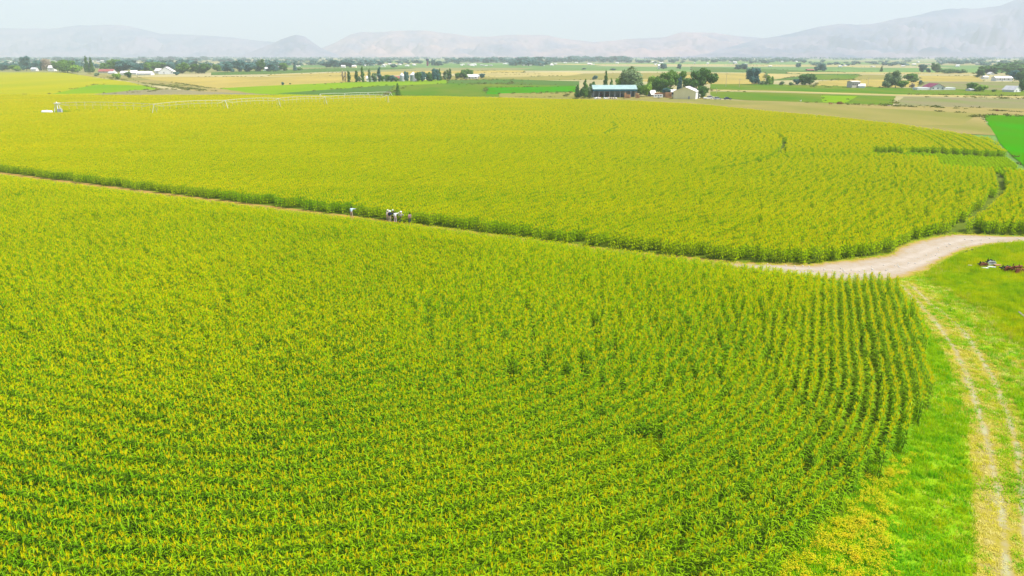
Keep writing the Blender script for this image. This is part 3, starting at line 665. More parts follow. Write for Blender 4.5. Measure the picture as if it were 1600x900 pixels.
def trunk_mesh(seed, kind):
    rg = random.Random(seed); mb = MB()
    top = {'round': .5, 'spreading': .45, 'poplar': .9, 'conifer': .9, 'bush': .4}[kind]; r = {'round': .022, 'spreading': .026, 'poplar': .016, 'conifer': .016, 'bush': .02}[kind]
    z = -.01; p = Vector((0, 0, z)); N = 4
    for k in range(N):
        q = Vector((rg.gauss(0, .008), rg.gauss(0, .008), top * (k + 1) / N)); mb.tube(p, q, r * (1 - k / N * .6), r * (1 - (k + 1) / N * .6), 6); p = q
    if kind in ('round', 'spreading', 'bush'):
        for k in range(6):
            a = 2 * PI * k / 6 + rg.uniform(-.4, .4); z0 = top * rg.uniform(.35, .8); s = {'round': .2, 'spreading': .36, 'bush': .3}[kind]
            mb.tube((0, 0, z0), (s * math.cos(a), s * math.sin(a), z0 + rg.uniform(.15, .32)), r * .5, r * .15, 5)
    return mb.mesh('trunk', M['bark'])
M['bark'] = mat('bark', (0.16, 0.13, 0.09), 1, (0.10, 0.08, 0.06), 2.0)
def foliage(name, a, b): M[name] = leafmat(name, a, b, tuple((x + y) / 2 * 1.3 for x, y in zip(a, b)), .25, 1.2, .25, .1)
foliage('leaf_dark', (0.05, 0.13, 0.02), (0.085, 0.18, 0.03))
foliage('leaf_mid', (0.08, 0.19, 0.02), (0.13, 0.24, 0.03))
foliage('leaf_light', (0.16, 0.29, 0.02), (0.20, 0.33, 0.03))
foliage('leaf_grey', (0.15, 0.22, 0.09), (0.20, 0.28, 0.12))
foliage('leaf_haze_blue', (0.05, 0.14, 0.12), (0.08, 0.18, 0.15))  # blue of the distant haze is mixed into this leaf colour
foliage('leaf_bare', (0.30, 0.24, 0.17), (0.36, 0.30, 0.22))
CM = {}
def get_crown(kind, leaf, far, v):
    key = (kind, leaf, far, v)
    if key not in CM:
        n = (260 if far else {'round': 4600, 'spreading': 5600, 'poplar': 1300, 'conifer': 1900, 'bush': 1300}[kind]); sz = {'round': .062, 'spreading': .055, 'poplar': .05, 'conifer': .055, 'bush': .12}[kind] * (2.1 if far else 1)
        sd_ = abs(hash((kind == 'round', kind == 'poplar', kind == 'bush', kind == 'conifer', v))) % 9973
        if leaf == 'leaf_bare': n = int(n * .35)
        CM[key] = (crown_mesh(sd_, kind, n, sz, M[leaf]), trunk_mesh(sd_ + 1, kind))
    return CM[key]
ASP = {'round': .92, 'spreading': 1.25, 'poplar': .21, 'conifer': .56, 'bush': 1.25}
NMTREE = {'round': 'broadleaf_tree', 'spreading': 'spreading_tree', 'poplar': 'poplar_tree', 'conifer': 'conifer_tree', 'bush': 'shrub'}
tcount = 0
def tree(px, base, top, wpx, kind, leaf, label, group=None, far=False, Y=None, z=0):
    global tcount; tcount += 1
    x, y = G(px, base)
    if Y: x = AT(px, base, Y)[0]; y = Y
    s = y / FPX / cp * (1 if y > 300 else 1); h = (base - top) * y / FPX * 1.0; wd = wpx * y / FPX
    cm, tm = get_crown(kind, leaf, far, tcount % (3 if far else 4))
    t = thing(NMTREE[kind], (x, y, z), label, 'shrub' if kind == 'bush' else 'tree', group, rng.uniform(0, 6.28))
    w_ = wd / ASP[kind] * {'round': 1.32, 'bush': 1.3, 'spreading': 1.2, 'conifer': 1.15, 'poplar': 1.15}[kind]; t.scale = (w_, w_, h)
    link('crown', cm, t); link('trunk', tm, t)
    return t
T = [
 # farmyard, left to right
 (902,152,133.5,11,'conifer','leaf_dark','dark green conifer at the far left end of the farmyard windbreak'),
 (908,152.5,137,9,'bush','leaf_dark','low dark bushy evergreen at the foot of the left farmyard conifers'),
 (914,152,126,13,'conifer','leaf_mid','tallest pointed conifer just left of the open shed'),
 (921,152,134,9,'round','leaf_grey','silvery grey tree touching the left end of the open shed'),
 (926,149,128,11,'round','leaf_dark','dark round tree peeking over the left end of the shed roof'),
 (946,145,113,10,'conifer','leaf_dark','slim dark spire shaped conifer rising behind the blue shed roof'),
 (955,145,124,9,'conifer','leaf_mid','short conifer right beside the slim spire behind the shed'),
 (970,146,120.5,19,'round','leaf_light','yellow green rounded tree behind the shed, left of the big grey green one'),
 (988,147,105.5,34,'round','leaf_grey','big grey green dome shaped tree behind the right end of the shed'),
 (1001,150,133,14,'bush','leaf_mid','mid green bush filling the corner at the right end of the shed'),
 (1010,151,131,17,'bush','leaf_light','broad lighter green bush between the shed and the tiny grey hut'),
 (1018,148,117.5,17,'round','leaf_light','light green upright tree between shed and white barn, nearest the shed'),
 (1034,149,120,25,'round','leaf_mid','rounded green tree in the middle of the farmyard grove'),
 (1047,149,109.5,37,'spreading','leaf_mid','tall flat topped spreading tree behind the brown stacks'),
 (1041,151.5,137,13,'bush','leaf_haze_blue','bluish bush behind the brown stacks in the farmyard'),
 (1061,152,122,14,'conifer','leaf_haze_blue','blue green conifer directly behind the white barn gable'),
 (1072,150,124,14,'round','leaf_dark','dark narrow tree behind the ridge of the white barn'),
 (1090,152,106.5,46,'spreading','leaf_dark','largest tree of the farmyard, wide and dark, over the right end of the barn'),
 (1098,154,134,15,'bush','leaf_dark','dark bush pressed against the right wall of the white barn'),
 (930,124.5,117.5,9,'bush','leaf_haze_blue','small round bluish bush alone in the fields beyond the shed'),
 # centre left row by the grain bins
 (536,127.5,111,3.5,'poplar','leaf_bare','bare brown poplar at the far left end of the poplar row'),
 (540,127.5,112,3.5,'poplar','leaf_bare','second bare brown poplar, close to the left end of the row'),
 (546,128.5,112.5,5.5,'poplar','leaf_dark','dark leafy poplar just right of the two bare ones'),
 (557,128.5,112,6,'poplar','leaf_dark','dark poplar standing alone with a gap on either side in the row'),
 (562.5,128,119,4,'bush','leaf_grey','small grey green shrub between two poplars of the row'),
 (567,128.5,106,5,'poplar','leaf_mid','tallest slim poplar near the middle of the row'),
 (577.5,128.5,109,5,'poplar','leaf_grey','thin greyish poplar left of the tallest dark one'),
 (585,128,113,8,'round','leaf_grey','grey round topped tree between two poplars of the row'),
 (593,127.5,106.5,6.5,'poplar','leaf_haze_blue','dark blue green poplar at the right end of the row'),
 (597,128,118,7,'bush','leaf_dark','low dark shrub at the foot of the last poplar'),
 (606,127.5,116,9,'round','leaf_mid','small round tree left of the grain bins, beside the poplars'),
 (613,127.8,117,8,'round','leaf_haze_blue','small bluish round tree nearest the left of the grain bins'),
 (620,127.5,120,7,'bush','leaf_mid','low green shrub in front of the pale shed by the bins'),
 (635,127.5,112.5,8,'round','leaf_haze_blue','blue green tree standing between the two grain bins'),
 (653,127.5,111.5,9,'round','leaf_dark','dark tree touching the right hand grain bin'),
 (660,127.3,111,11,'round','leaf_haze_blue','dense blue green tree right of the grain bins'),
 (671,127,113,11,'round','leaf_dark','lower dark tree in the dense clump right of the bins'),
 (680,126.8,108.5,13,'round','leaf_haze_blue','broadest and tallest tree of the clump right of the bins'),
 (687,126,109,8,'conifer','leaf_dark','pointed dark tree at the right end of the clump by the bins'),
 (696,124.5,112,7,'poplar','leaf_grey','greyish thin tree left of the dark poplar pair'),
 (700,124,110,5,'poplar','leaf_dark','left of the two dark slim poplars right of the clump'),
 (703.5,124,108.5,4.5,'poplar','leaf_dark','right and taller of the two dark slim poplars right of the clump'),
 (716,123,113,11,'round','leaf_mid','small green tree left of the wide round tree by the cream field'),
 (725,123,108,10,'round','leaf_mid','taller left half of the wide round tree pair near the cream field'),
 (733,122.5,108,13,'round','leaf_mid','wide round tree at the right end of the central farm trees'),
 (741,122.5,119,5,'bush','leaf_dark','tiny dark shrub right of the central farm trees'),
 (753,121.8,114.5,8,'round','leaf_haze_blue','lone small round tree right of the central farm'),
 (622,149.5,131,9,'conifer','leaf_mid','lone green tree at the far edge of the big corn field'),
 (442,133,128,5,'bush','leaf_haze_blue','small lone bush in the tan stubble left of centre'),
 (453.5,132,129.7,3,'bush','leaf_dark','tiny dark bush right of the lone bush in the stubble'),
 # right of the farmyard
 (1175,132,103.5,18,'round','leaf_haze_blue','tall rounded blue green tree at the right edge of the golden wheat'),
 (1182,132,120,9,'bush','leaf_haze_blue','low shrub at the right foot of the tall wheat field tree'),
 (1191,132.5,126,9,'bush','leaf_grey','low greyish shrub right of the tall wheat field tree'),
 (1201,133,119,10,'round','leaf_light','light green small tree between the wheat and the round dark trees'),
 (1206,132.5,119,5,'bush','leaf_light','thin light green shrub beside the light green small tree'),
 (1222,133,126.5,8,'bush','leaf_grey','small grey bush standing alone in the green strip'),
 (1236,133.5,128,7,'bush','leaf_grey','small pale bush left of the dark round tree'),
 (1245,133,123,11,'bush','leaf_haze_blue','middle sized bluish bush touching the dark round tree'),
 (1258,133,115.5,17,'round','leaf_dark','dark round tree in the green field, left half of the pair'),
 (1265,132,114.5,15,'round','leaf_dark','dark round tree in the green field, right half of the pair'),
 (1388,137,112,18,'round','leaf_grey','big pale grey green tree left of the maroon roofed barn'),
 (1399,137,111.5,17,'round','leaf_grey','pale grey green tree joined to the right of the big pale one'),
 (1409,138,125.5,15,'bush','leaf_mid','lower green bush below the pale grey green trees'),
 (1424,128.5,114,19,'round','leaf_mid','mid green round crown right of the pale trees'),
 (1424,138.5,129,8,'bush','leaf_bare','brown dried shrub below the mid green round tree'),
 (1437,132,125,5,'bush','leaf_haze_blue','tiny shrub left of the bright golden field'),
 (1517,142,128,13,'round','leaf_mid','green tree between the maroon barn and the right hand farm'),
 (1536,143,132,17,'bush','leaf_light','lighter green broad bush right of that green tree'),
 (1553,143.5,139.5,6,'bush','leaf_dark','tiny dark shrub before the white gabled cottage'),
 (1597,143,126,12,'round','leaf_dark','dark tree right of the white gabled cottage, at the photo edge'),
 (1441,113,99.5,10,'round','leaf_haze_blue','dark tree left of the pair before the far right belt'),
 (1450,113.5,106,8,'bush','leaf_haze_blue','low bushy tree between the two taller dark trees'),
 (1462,113.5,98.5,13,'round','leaf_dark','right and taller of the two dark trees before the far right belt'),
 (1377,112,103.5,5,'conifer','leaf_dark','tiny lone conifer in the hazy fields right of centre'),
 (1531,121,106.5,11,'round','leaf_dark','leftmost dark tree of the grove around the right hand white houses'),
 (1541,115,107,13,'round','leaf_dark','second tree of the grove around the right hand white houses'),
 (1553,112,107,11,'round','leaf_haze_blue','bluish tree behind the white house roof at right'),
 (1565,114,102.5,11,'round','leaf_dark','tallest dark tree above the long white house at right'),
 (1577,118,104,13,'round','leaf_dark','dark broad tree right behind the long white house'),
 (1585,126,109,15,'round','leaf_haze_blue','big bluish tree between the long white house and the cottage'),
 (1596,128,111,15,'round','leaf_dark','dense dark tree at the right picture edge above the cottage'),
 (1555,125,119,7,'bush','leaf_mid','small green bush left of the long white house'),
 # left village
 (8,110.5,98,14,'round','leaf_haze_blue','hazy bluish tree nearest the left picture edge in the village'),
 (24,110.5,101,13,'round','leaf_mid','low tree second from the left picture edge in the village'),
 (29,111.5,103,11,'bush','leaf_light','light green bush left of the tall dark village tree'),
 (42,110.5,89.5,16,'round','leaf_haze_blue','tall dark upright tree at the left of the village'),
 (61,110.5,95,13,'round','leaf_haze_blue','dark tree left of the bare beige tree'),
 (73,110.5,90.5,14,'round','leaf_bare','bare beige tree among the green village trees'),
 (93,111.5,96,16,'round','leaf_mid','green tree just right of the bare beige tree'),
 (106,113.5,95,26,'round','leaf_mid','widest mid green tree before the village, right of the bare beige one'),
 (121,113.5,102,16,'bush','leaf_light','lighter broad bush beside the widest village tree'),
 (137,113,89.5,9,'conifer','leaf_dark','left spire of the twin dark conifers in the village'),
 (144,113,91.5,9,'conifer','leaf_dark','right spire of the twin dark conifers in the village'),
 (163,112,99,13,'round','leaf_mid','small tree right of the twin dark conifers'),
 (180,112.5,91.5,17,'round','leaf_mid','tall round tree left of the white village roofs, left half'),
 (193,112.5,94,24,'round','leaf_haze_blue','wide round tree left of the white village roofs, right half'),
 (216,112.5,99,15,'round','leaf_haze_blue','bluish tree behind the long white sheds'),
 (230,112,98,13,'round','leaf_mid','low tree behind the right end of the long white sheds'),
 (248,110,96,21,'round','leaf_mid','broad green tree directly behind the white gabled roof'),
 (268,110,98,12,'round','leaf_haze_blue','tree just right of the white gabled roof'),
 (285,115,98,20,'round','leaf_mid','green tree with a low crown right of the white gabled roof'),
 (276,118,112,9,'bush','leaf_haze_blue','low bluish bush below the white gabled roof'),
 (306,115,98.5,14,'round','leaf_dark','left one of two dark trees right of the village roofs'),
 (320,115,98.5,16,'round','leaf_dark','right one of two dark trees right of the village roofs'),
 (340,111.5,100.5,12,'round','leaf_mid','small green tree between the village and the long dark belt'),
 (356,113,98,16,'round','leaf_haze_blue','first tree of the long dark belt right of the village'),
 (374,112,92.5,15,'round','leaf_haze_blue','tallest tree of the long dark belt right of the village'),
 (390,112.5,98.5,17,'round','leaf_haze_blue','third tree of the long dark belt right of the village'),
 (407,112,93,14,'round','leaf_dark','dark taller tree of the belt, before the gap with a white house'),
 (427,112,99.5,17,'round','leaf_haze_blue','rounded tree of the belt beside the small white house'),
 (443,111,97.5,14,'round','leaf_mid','last broad tree of the belt right of the small white house'),
 (461,110.5,98.5,7,'conifer','leaf_haze_blue','narrow tree standing free right of the long belt'),
 (469,110,105,8,'bush','leaf_mid','low bush right of the free standing narrow tree'),
 (184,124,114.5,12,'bush','leaf_light','light green bush on the farm lane below the village'),
 (201,122.5,112,9,'bush','leaf_dark','dark shrub on the farm lane below the long white sheds'),
 (150,119,113.5,9,'bush','leaf_grey','grey low shrub where the farm lane meets the village'),
 (516,105.3,93.5,13,'round','leaf_haze_blue','left tree of the compact dark clump beyond the stubble'),
 (527,105.5,94.5,13,'round','leaf_haze_blue','second tree of the compact dark clump beyond the stubble'),
 (538,105.5,93.5,12,'round','leaf_haze_blue','third tree of the compact dark clump beyond the stubble'),
 (547,105.5,94,12,'round','leaf_haze_blue','right tree of the compact dark clump beyond the stubble'),
 (616,105.5,99.5,10,'bush','leaf_haze_blue','low dark bush beyond the poplar row'),
 (677,103,94,8,'round','leaf_haze_blue','hazy tree just right of the dark water tower'),
 (686,103,94.5,10,'round','leaf_haze_blue','hazy tree further right of the dark water tower'),
 (913,108.7,106,7,'bush','leaf_haze_blue','small bush in the pale field beyond the farmyard'),
 (957,109.8,106.8,9,'bush','leaf_haze_blue','long low bush in the pale field beyond the farmyard'),
 (1037,108,99.5,10,'round','leaf_haze_blue','left of two small hazy trees above the farmyard grove'),
 (1061.5,108,99.3,6.5,'round','leaf_haze_blue','right of two small hazy trees above the farmyard grove'),
 (1155,108.5,100.5,12,'round','leaf_haze_blue','hazy tree above and left of the tall wheat field tree'),
 (1163,108.5,99.5,10,'round','leaf_haze_blue','hazy tree directly above the tall wheat field tree'),
 (1247,105.5,98.5,8,'round','leaf_haze_blue','small hazy tree above the dark round pair'),
 (1277,111,103,11,'round','leaf_haze_blue','left half of a hazy tree clump above the dark green field'),
 (1285,111,98.5,11,'round','leaf_haze_blue','taller right half of a hazy tree clump above the dark green field'),
]
for a in T: tree(*a)
# belts of small hazy trees; nothing in the photo tells the members of one belt apart
BELTS = [
 (0,430,104.5,109.5,11,46,'leaf_haze_blue','bluish green tree in the loose grove right behind the left village','trees in the grove behind the left village'),
 (436,600,101,104,7,16,'leaf_haze_blue','hazy tree scattered left of the compact dark clump','trees scattered beyond the stubble'),
 (1545,1640,108,116,14,12,'leaf_dark','dark tree in the dense grove behind the long white house','trees in the grove behind the long white house'),
 (0,330,93.5,97.5,5.5,46,'leaf_haze_blue','hazy tree in the long belt behind the left village','trees in the belt behind the left village'),
 (330,640,95.5,99,5.5,40,'leaf_haze_blue','hazy tree in the broken belt beyond the long dark belt','trees in the broken belt left of centre'),
 (560,720,98.5,101,5,14,'leaf_haze_blue','hazy low tree near the dark water tower','trees near the water tower'),
 (700,830,96.5,98.5,7.5,20,'leaf_haze_blue','hazy tree in the dense belt right of the water tower','trees right of the water tower'),
 (800,850,97.5,103.5,9,11,'leaf_haze_blue','bluish tree in the clump above the cream field left of the shed','trees in the clump above the cream field'),
 (855,985,95,98.5,7,36,'leaf_haze_blue','bluish tree in the solid belt above the open shed','trees in the solid belt above the shed'),
 (990,1200,94.5,99.5,5,30,'leaf_haze_blue','pale hazy tree in the belt above the farmyard grove','trees in the belt above the farmyard'),
 (1200,1260,96,98.5,6,10,'leaf_haze_blue','pale hazy tree above the green strip right of centre','hazy trees right of centre'),
 (1265,1420,97,104,4.5,26,'leaf_haze_blue','faint small tree in the hazy fields right of centre','faint trees in the hazy fields'),
 (1467,1522,97.5,102,6,16,'leaf_haze_blue','bluish tree in the left straight belt below the mountain','trees in the left belt below the mountain'),
 (1524,1640,98.5,103.5,6,22,'leaf_haze_blue','bluish tree in the right straight belt below the mountain','trees in the right belt below the mountain'),
 (1476,1508,113.5,115,6,11,'leaf_dark','low dark tree in the short hedge under the right belt','trees in the short dark hedge at right'),
]
for x0, x1, b0, b1, hh, n_, lf, lab, grp in BELTS:
    for i in range(n_):
        b_ = rng.uniform(b0, b1); h_ = hh * rng.uniform(.6, 1.2)
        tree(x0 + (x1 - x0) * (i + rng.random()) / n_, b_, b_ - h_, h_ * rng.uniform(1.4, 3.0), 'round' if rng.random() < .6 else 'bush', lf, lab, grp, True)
# the woods beyond, one mass
mb = MB(); rr = random.Random(5)
for i in range(900):
    px = rr.uniform(-60, 1660); b_ = rr.uniform(90.2, 94.2); x, y = G(px, b_); h_ = rr.uniform(5, 15); wd = rr.uniform(14, 50)
    for q in range(9):
        cx, cy_, cz = x + rr.uniform(-.5, .5) * wd, y + rr.uniform(-8, 8), h_ * rr.uniform(.15, .85); s = rr.uniform(2.5, 6)
        a = rr.uniform(0, PI); ux, uy = math.cos(a) * s, math.sin(a) * s
        mb.add([(cx-ux,cy_-uy,cz-s*.6),(cx+ux,cy_+uy,cz-s*.4),(cx+ux*.6,cy_+uy*.6,cz+s*.7),(cx-ux*.7,cy_-uy*.7,cz+s*.5)], [(0,1,2,3)])
tag(mb.build('distant_woods', M['leaf_haze_blue']), 'far off blue hazed tree belts along the foot of the mountains', 'woods', None, 'stuff')

# ------------------------------------------------------------------ buildings
M['white'] = mat('white_metal', (0.72, 0.71, 0.68), .55, (0.62, 0.61, 0.58), .6, .4)
M['white_roof'] = mat('white_roof', (0.66, 0.62, 0.58), .5, (0.58, 0.55, 0.52), .4, .4)
M['cream'] = mat('cream_wall', (0.80, 0.70, 0.42), .8, (0.74, 0.65, 0.38), .5)
M['grey_roof'] = mat('grey_roof', (0.42, 0.42, 0.42), .7, (0.33, 0.33, 0.34), .5)
M['red_roof'] = mat('red_roof', (0.30, 0.09, 0.08), .7, (0.24, 0.08, 0.07), .5)
M['maroon'] = mat('maroon_roof', (0.20, 0.04, 0.08), .6, (0.15, 0.03, 0.06), .5)
M['teal'] = mat('teal_roof', (0.29, 0.40, 0.37), .6, (0.23, 0.33, 0.31), .35, .4)
M['teal_dark'] = mat('dark_teal_trim', (0.02, 0.12, 0.16), .5)
M['steel'] = mat('galvanised_steel', (0.50, 0.52, 0.53), .4, (0.42, 0.44, 0.46), .8, .5, .3)
M['pipe'] = mat('galvanised_pipe', (0.62, 0.60, 0.50), .5, (0.52, 0.50, 0.42), .8, .4, .2)
M['glass'] = mat('dark_glass', (0.03, 0.04, 0.05), .15, None, 1, .5)
M['rust'] = mat('rusty_metal', (0.22, 0.07, 0.03), .85, (0.12, 0.04, 0.02), 2)
M['bale'] = mat('brown_bales', (0.42, 0.22, 0.10), 1, (0.33, 0.18, 0.09), 1.4)
M['red'] = mat('red_paint', (0.32, 0.03, 0.04), .5)
M['dark'] = mat('dark_rubber', (0.025, 0.025, 0.028), .8)
M['grey_paint'] = mat('grey_paint', (0.40, 0.42, 0.45), .4)
M['navy'] = mat('navy_paint', (0.03, 0.04, 0.10), .5)
M['wood'] = mat('weathered_wood', (0.50, 0.42, 0.33), .95, (0.38, 0.30, 0.22), 3)
M['concrete'] = mat('concrete_pad', (0.45, 0.42, 0.37), .95, (0.38, 0.35, 0.3), .4)
M['stucco'] = mat('pale_stucco', (0.55, 0.48, 0.42), .9, (0.48, 0.42, 0.37), .5)
HOUSE = {}
def house(px, base, wpx, hpx, dep, label, rz=0., wall='white', roof='white_roof', pitch=.35, nwin=2, door=True, nm='house', group=None, gable_front=False):
    x, y = G(px, base); k = y / FPX * 1.0; W = wpx * k; Ht = hpx * k; we = Ht * (1 - pitch)
    t = thing(nm, (x, y + dep / 2, 0.1), label, 'barn' if nm == 'barn' else ('shed' if nm == 'shed' else 'house'), group, rz)
    if gable_front: dx, dy = W, dep
    else: dx, dy = W, dep
    b = MB(); hx, hy = dx / 2, dy / 2
    if gable_front:   # ridge along y
        b.add([(-hx,-hy,-.2),(hx,-hy,-.2),(hx,-hy,we),(0,-hy,Ht-.12),(-hx,-hy,we)], [(0,1,2,3,4)])
        b.add([(-hx,hy,-.2),(hx,hy,-.2),(hx,hy,we),(0,hy,Ht-.12),(-hx,hy,we)], [(4,3,2,1,0)])
        b.quad((-hx,hy,-.2),(-hx,-hy,-.2),(-hx,-hy,we),(-hx,hy,we)); b.quad((hx,-hy,-.2),(hx,hy,-.2),(hx,hy,we),(hx,-hy,we))
        r = MB(); o = .35
        for s in (-1, 1):
            e = (s * (hx + o), we - o * (Ht - we) / hx)
            r.add([(0,-hy-o,Ht),(0,hy+o,Ht),(e[0],hy+o,e[1]),(e[0],-hy-o,e[1]),(0,-hy-o,Ht-.1),(0,hy+o,Ht-.1),(e[0],hy+o,e[1]-.1),(e[0],-hy-o,e[1]-.1)],
                  [(0,1,2,3),(7,6,5,4),(3,2,6,7),(0,3,7,4),(1,5,6,2)])
    else:
        b.add([(-hx,-hy,-.2),(-hx,hy,-.2),(-hx,hy,we),(-hx,0,Ht-.12),(-hx,-hy,we)], [(0,1,2,3,4)][::-1])
        b.add([(hx,-hy,-.2),(hx,hy,-.2),(hx,hy,we),(hx,0,Ht-.12),(hx,-hy,we)], [(0,1,2,3,4)])
        b.quad((-hx,-hy,-.2),(hx,-hy,-.2),(hx,-hy,we),(-hx,-hy,we)); b.quad((hx,hy,-.2),(-hx,hy,-.2),(-hx,hy,we),(hx,hy,we))
        r = MB(); o = .35
        for s in (-1, 1):
            e = (s * (hy + o), we - o * (Ht - we) / hy)
            r.add([(-hx-o,0,Ht),(hx+o,0,Ht),(hx+o,e[0],e[1]),(-hx-o,e[0],e[1]),(-hx-o,0,Ht-.1),(hx+o,0,Ht-.1),(hx+o,e[0],e[1]-.1),(-hx-o,e[0],e[1]-.1)],
                  [(0,1,2,3),(7,6,5,4),(3,2,6,7),(0,3,7,4),(1,5,6,2)])
    b.build('wall', M[wall], t); r.build('roof', M[roof], t)
    for i in range(nwin):
        wx = -hx + dx * (i + .5) / nwin + (dx * .12 if door else 0); q = MB(); q.box(wx-.5, wx+.5, -hy-.06, -hy+.02, we*.42, we*.42+min(1.1, we*.35)); q.build('window', M['glass'], t)
    if door: q = MB(); q.box(-hx*.25-.5, -hx*.25+.5, -hy-.06, -hy+.02, -.1, min(2.1, we*.8)); q.build('door', M['grey_roof'], t)
    return t
# farmyard --- open sided shed
x0, y0 = G(960.5, 152.5); kk = y0 / FPX
t = thing('open_shed', (x0, y0, 0.12), 'long open fronted machine shed with pale teal roof and dark fascia', 'shed', rz=0)
Wd = 65 * kk; hx = Wd / 2; D_ = 11.0; zf = 4.7; zr = 6.9
q = MB(); q.add([(-hx-.5,-.5,zf),(hx+.5,-.5,zf),(hx+.5,D_*.55,zr),(-hx-.5,D_*.55,zr),(-hx-.5,-.5,zf-.12),(hx+.5,-.5,zf-.12),(hx+.5,D_*.55,zr-.12),(-hx-.5,D_*.55,zr-.12)], [(0,1,2,3),(7,6,5,4),(0,4,5,1),(0,3,7,4),(1,5,6,2)])
q.add([(-hx-.5,D_*.55,zr),(hx+.5,D_*.55,zr),(hx+.5,D_+.4,zf+.3),(-hx-.5,D_+.4,zf+.3)], [(0,1,2,3)])
for i in range(27):
    xx = -hx + i * Wd / 26; q.add([(xx-.04,-.48,zf+.02),(xx+.04,-.48,zf+.02),(xx+.04,D_*.55,zr+.05),(xx-.04,D_*.55,zr+.05),(xx-.04,-.48,zf+.07),(xx+.04,-.48,zf+.07),(xx+.04,D_*.55,zr+.10),(xx-.04,D_*.55,zr+.10)], [(4,5,6,7),(0,4,7,3),(1,2,6,5),(0,1,5,4)])
q.build('roof', M['teal'], t)
q = MB(); q.box(-hx-.45, hx+.45, -.42, -.30, zf-1.05, zf-.14); q.build('fascia', M['teal_dark'], t)
q = MB(); q.box(-hx, hx, D_, D_+.15, -.1, zf+.2); q.box(-hx-.0, -hx+.15, D_*.45, D_-.01, -.1, zf); q.box(hx-.15, hx, D_*.45, D_-.01, -.1, zf); q.build('wall', M['grey_roof'], t)
for i in range(9):
    xx = -hx + .2 + i * (Wd - .4) / 8; q = MB(); q.box(xx-.13, xx+.13, -.25, .0, -.15, zf-.14); q.build('post', M['grey_paint'], t)
# cream barn: gable front seen obliquely, long white wall to the right
x0, y0 = G(1075.5, 154.5); kk = y0 / FPX
t = thing('barn', (x0, y0 + 4, 0.12), 'cream gable fronted metal barn with low white roof at the right of the farmyard', 'barn', rz=R(-24))
hx = 33 * kk / 2; hy = 7.5; we = 4.3; Ht = 6.7
b = MB(); b.add([(-hx,-hy,-.2),(hx,-hy,-.2),(hx,-hy,we),(0,-hy,Ht-.1),(-hx,-hy,we)], [(0,1,2,3,4)]); b.add([(-hx,hy,-.2),(hx,hy,-.2),(hx,hy,we),(0,hy,Ht-.1),(-hx,hy,we)], [(4,3,2,1,0)])
b.quad((-hx,hy,-.2),(-hx,-hy,-.2),(-hx,-hy,we),(-hx,hy,we)); b.build('gable_wall', M['cream'], t)
b = MB(); b.quad((hx+.01,-hy-.01,-.2),(hx+.01,hy,-.2),(hx+.01,hy,we-.05),(hx+.01,-hy-.01,we-.05)); b.box(hx+.0,hx+.12,-hy-.05,-hy+.1,-.2,we-.05); b.build('side_wall', M['white'], t)
r = MB(); o = .35
for s in (-1, 1):
    e = (s * (hx + o), we - o * (Ht - we) / hx)
    r.add([(0,-hy-o,Ht),(0,hy+o,Ht),(e[0],hy+o,e[1]),(e[0],-hy-o,e[1]),(0,-hy-o,Ht-.15),(0,hy+o,Ht-.15),(e[0],hy+o,e[1]-.15),(e[0],-hy-o,e[1]-.15)], [(0,1,2,3),(7,6,5,4),(3,2,6,7),(0,3,7,4),(1,5,6,2)])
r.build('roof', M['white_roof'], t)
q = MB(); q.box(hx*.35, hx*.35+1.0, -hy-.06, -hy+.02, -.1, 1.5); q.build('door', M['grey_roof'], t)
house(1054, 151, 13, 10, 6, 'low white outbuilding behind the left side of the cream barn', R(-24), 'white', 'white_roof', .3, 1, False, 'shed')
house(1019.5, 151, 8.5, 9, 5, 'tiny dark hut with a steep pale grey roof between shed and barn', R(20), 'grey_roof', 'white_roof', .6, 0, False, 'shed')
# grain bins
for px_, tp, wp, lab in ((628.5,114.5,7,'rear grain bin with a domed top, left of the blue green tree'),(646,113.5,10.5,'large white grain bin with a conical roof beside the dense tree clump')):
    x0, y0 = G(px_, 127); kk = y0 / FPX; t = thing('grain_bin', (x0, y0, .1), lab, 'grain bin', 'grain bins on the central farm'); h_ = (127 - tp) * kk; r_ = wp * kk / 2
    q = MB(); q.lathe([(r_, -.2)] + [(r_ * (1 + .006 * (i % 2)), h_ * .68 * i / 12) for i in range(13)], 24); q.build('bin_wall', M['steel'], t, True)
    q = MB(); q.lathe([(r_ * 1.03, h_ * .68), (r_ * .12, h_ * .97), (r_ * .12, h_)], 24); q.build('roof', M['white'], t)
HS = [
 (705.5,127.5,0,0),
]
house(580,127.5,15,8,8,'white low farmhouse partly hidden behind the poplar row',.1,'white','white_roof',.4,3,True)
house(604,127,18,7,8,'white farm shed with a wide roof left of the grain bins',0,'white','white_roof',.4,0,False,'shed')
house(622,126.8,12,7,8,'pale brown roofed shed in front of the rear grain bin',0,'stucco','red_roof',.4,1,False,'shed')
house(658,124.8,12,8,7,'white gabled shed behind the tree clump by the bins',0,'white','white_roof',.4,0,False,'shed')
house(736,123,19,6,8,'small white house under the wide round tree',0,'white','white_roof',.5,2)
house(745,122.6,7,5,5,'tiny beige shed right of the wide round tree',0,'stucco','grey_roof',.4,0,False,'shed')
house(258,116,21,10.5,14,'white gabled house with a big bright roof in the left village',R(10),'white','white_roof',.62,2,True,gable_front=True)
house(247,114.5,10,7,8,'smaller white gable just left of the big bright one',R(-15),'white','white_roof',.5,1,False)
house(225,117.3,21,5.2,10,'long low white shed at the front of the left village',0,'white','white_roof',.5,0,False,'shed')
house(208,116.5,10,6,8,'short white shed left of the long low white one',0,'white','white_roof',.5,0,False,'shed')
house(193,117,10,5.5,8,'small pale shed near the light green lane bush',0,'white','white_roof',.5,0,False,'shed')
house(165,114,22,5.5,9,'low red roofed house left of the white village sheds',0,'stucco','red_roof',.55,2)
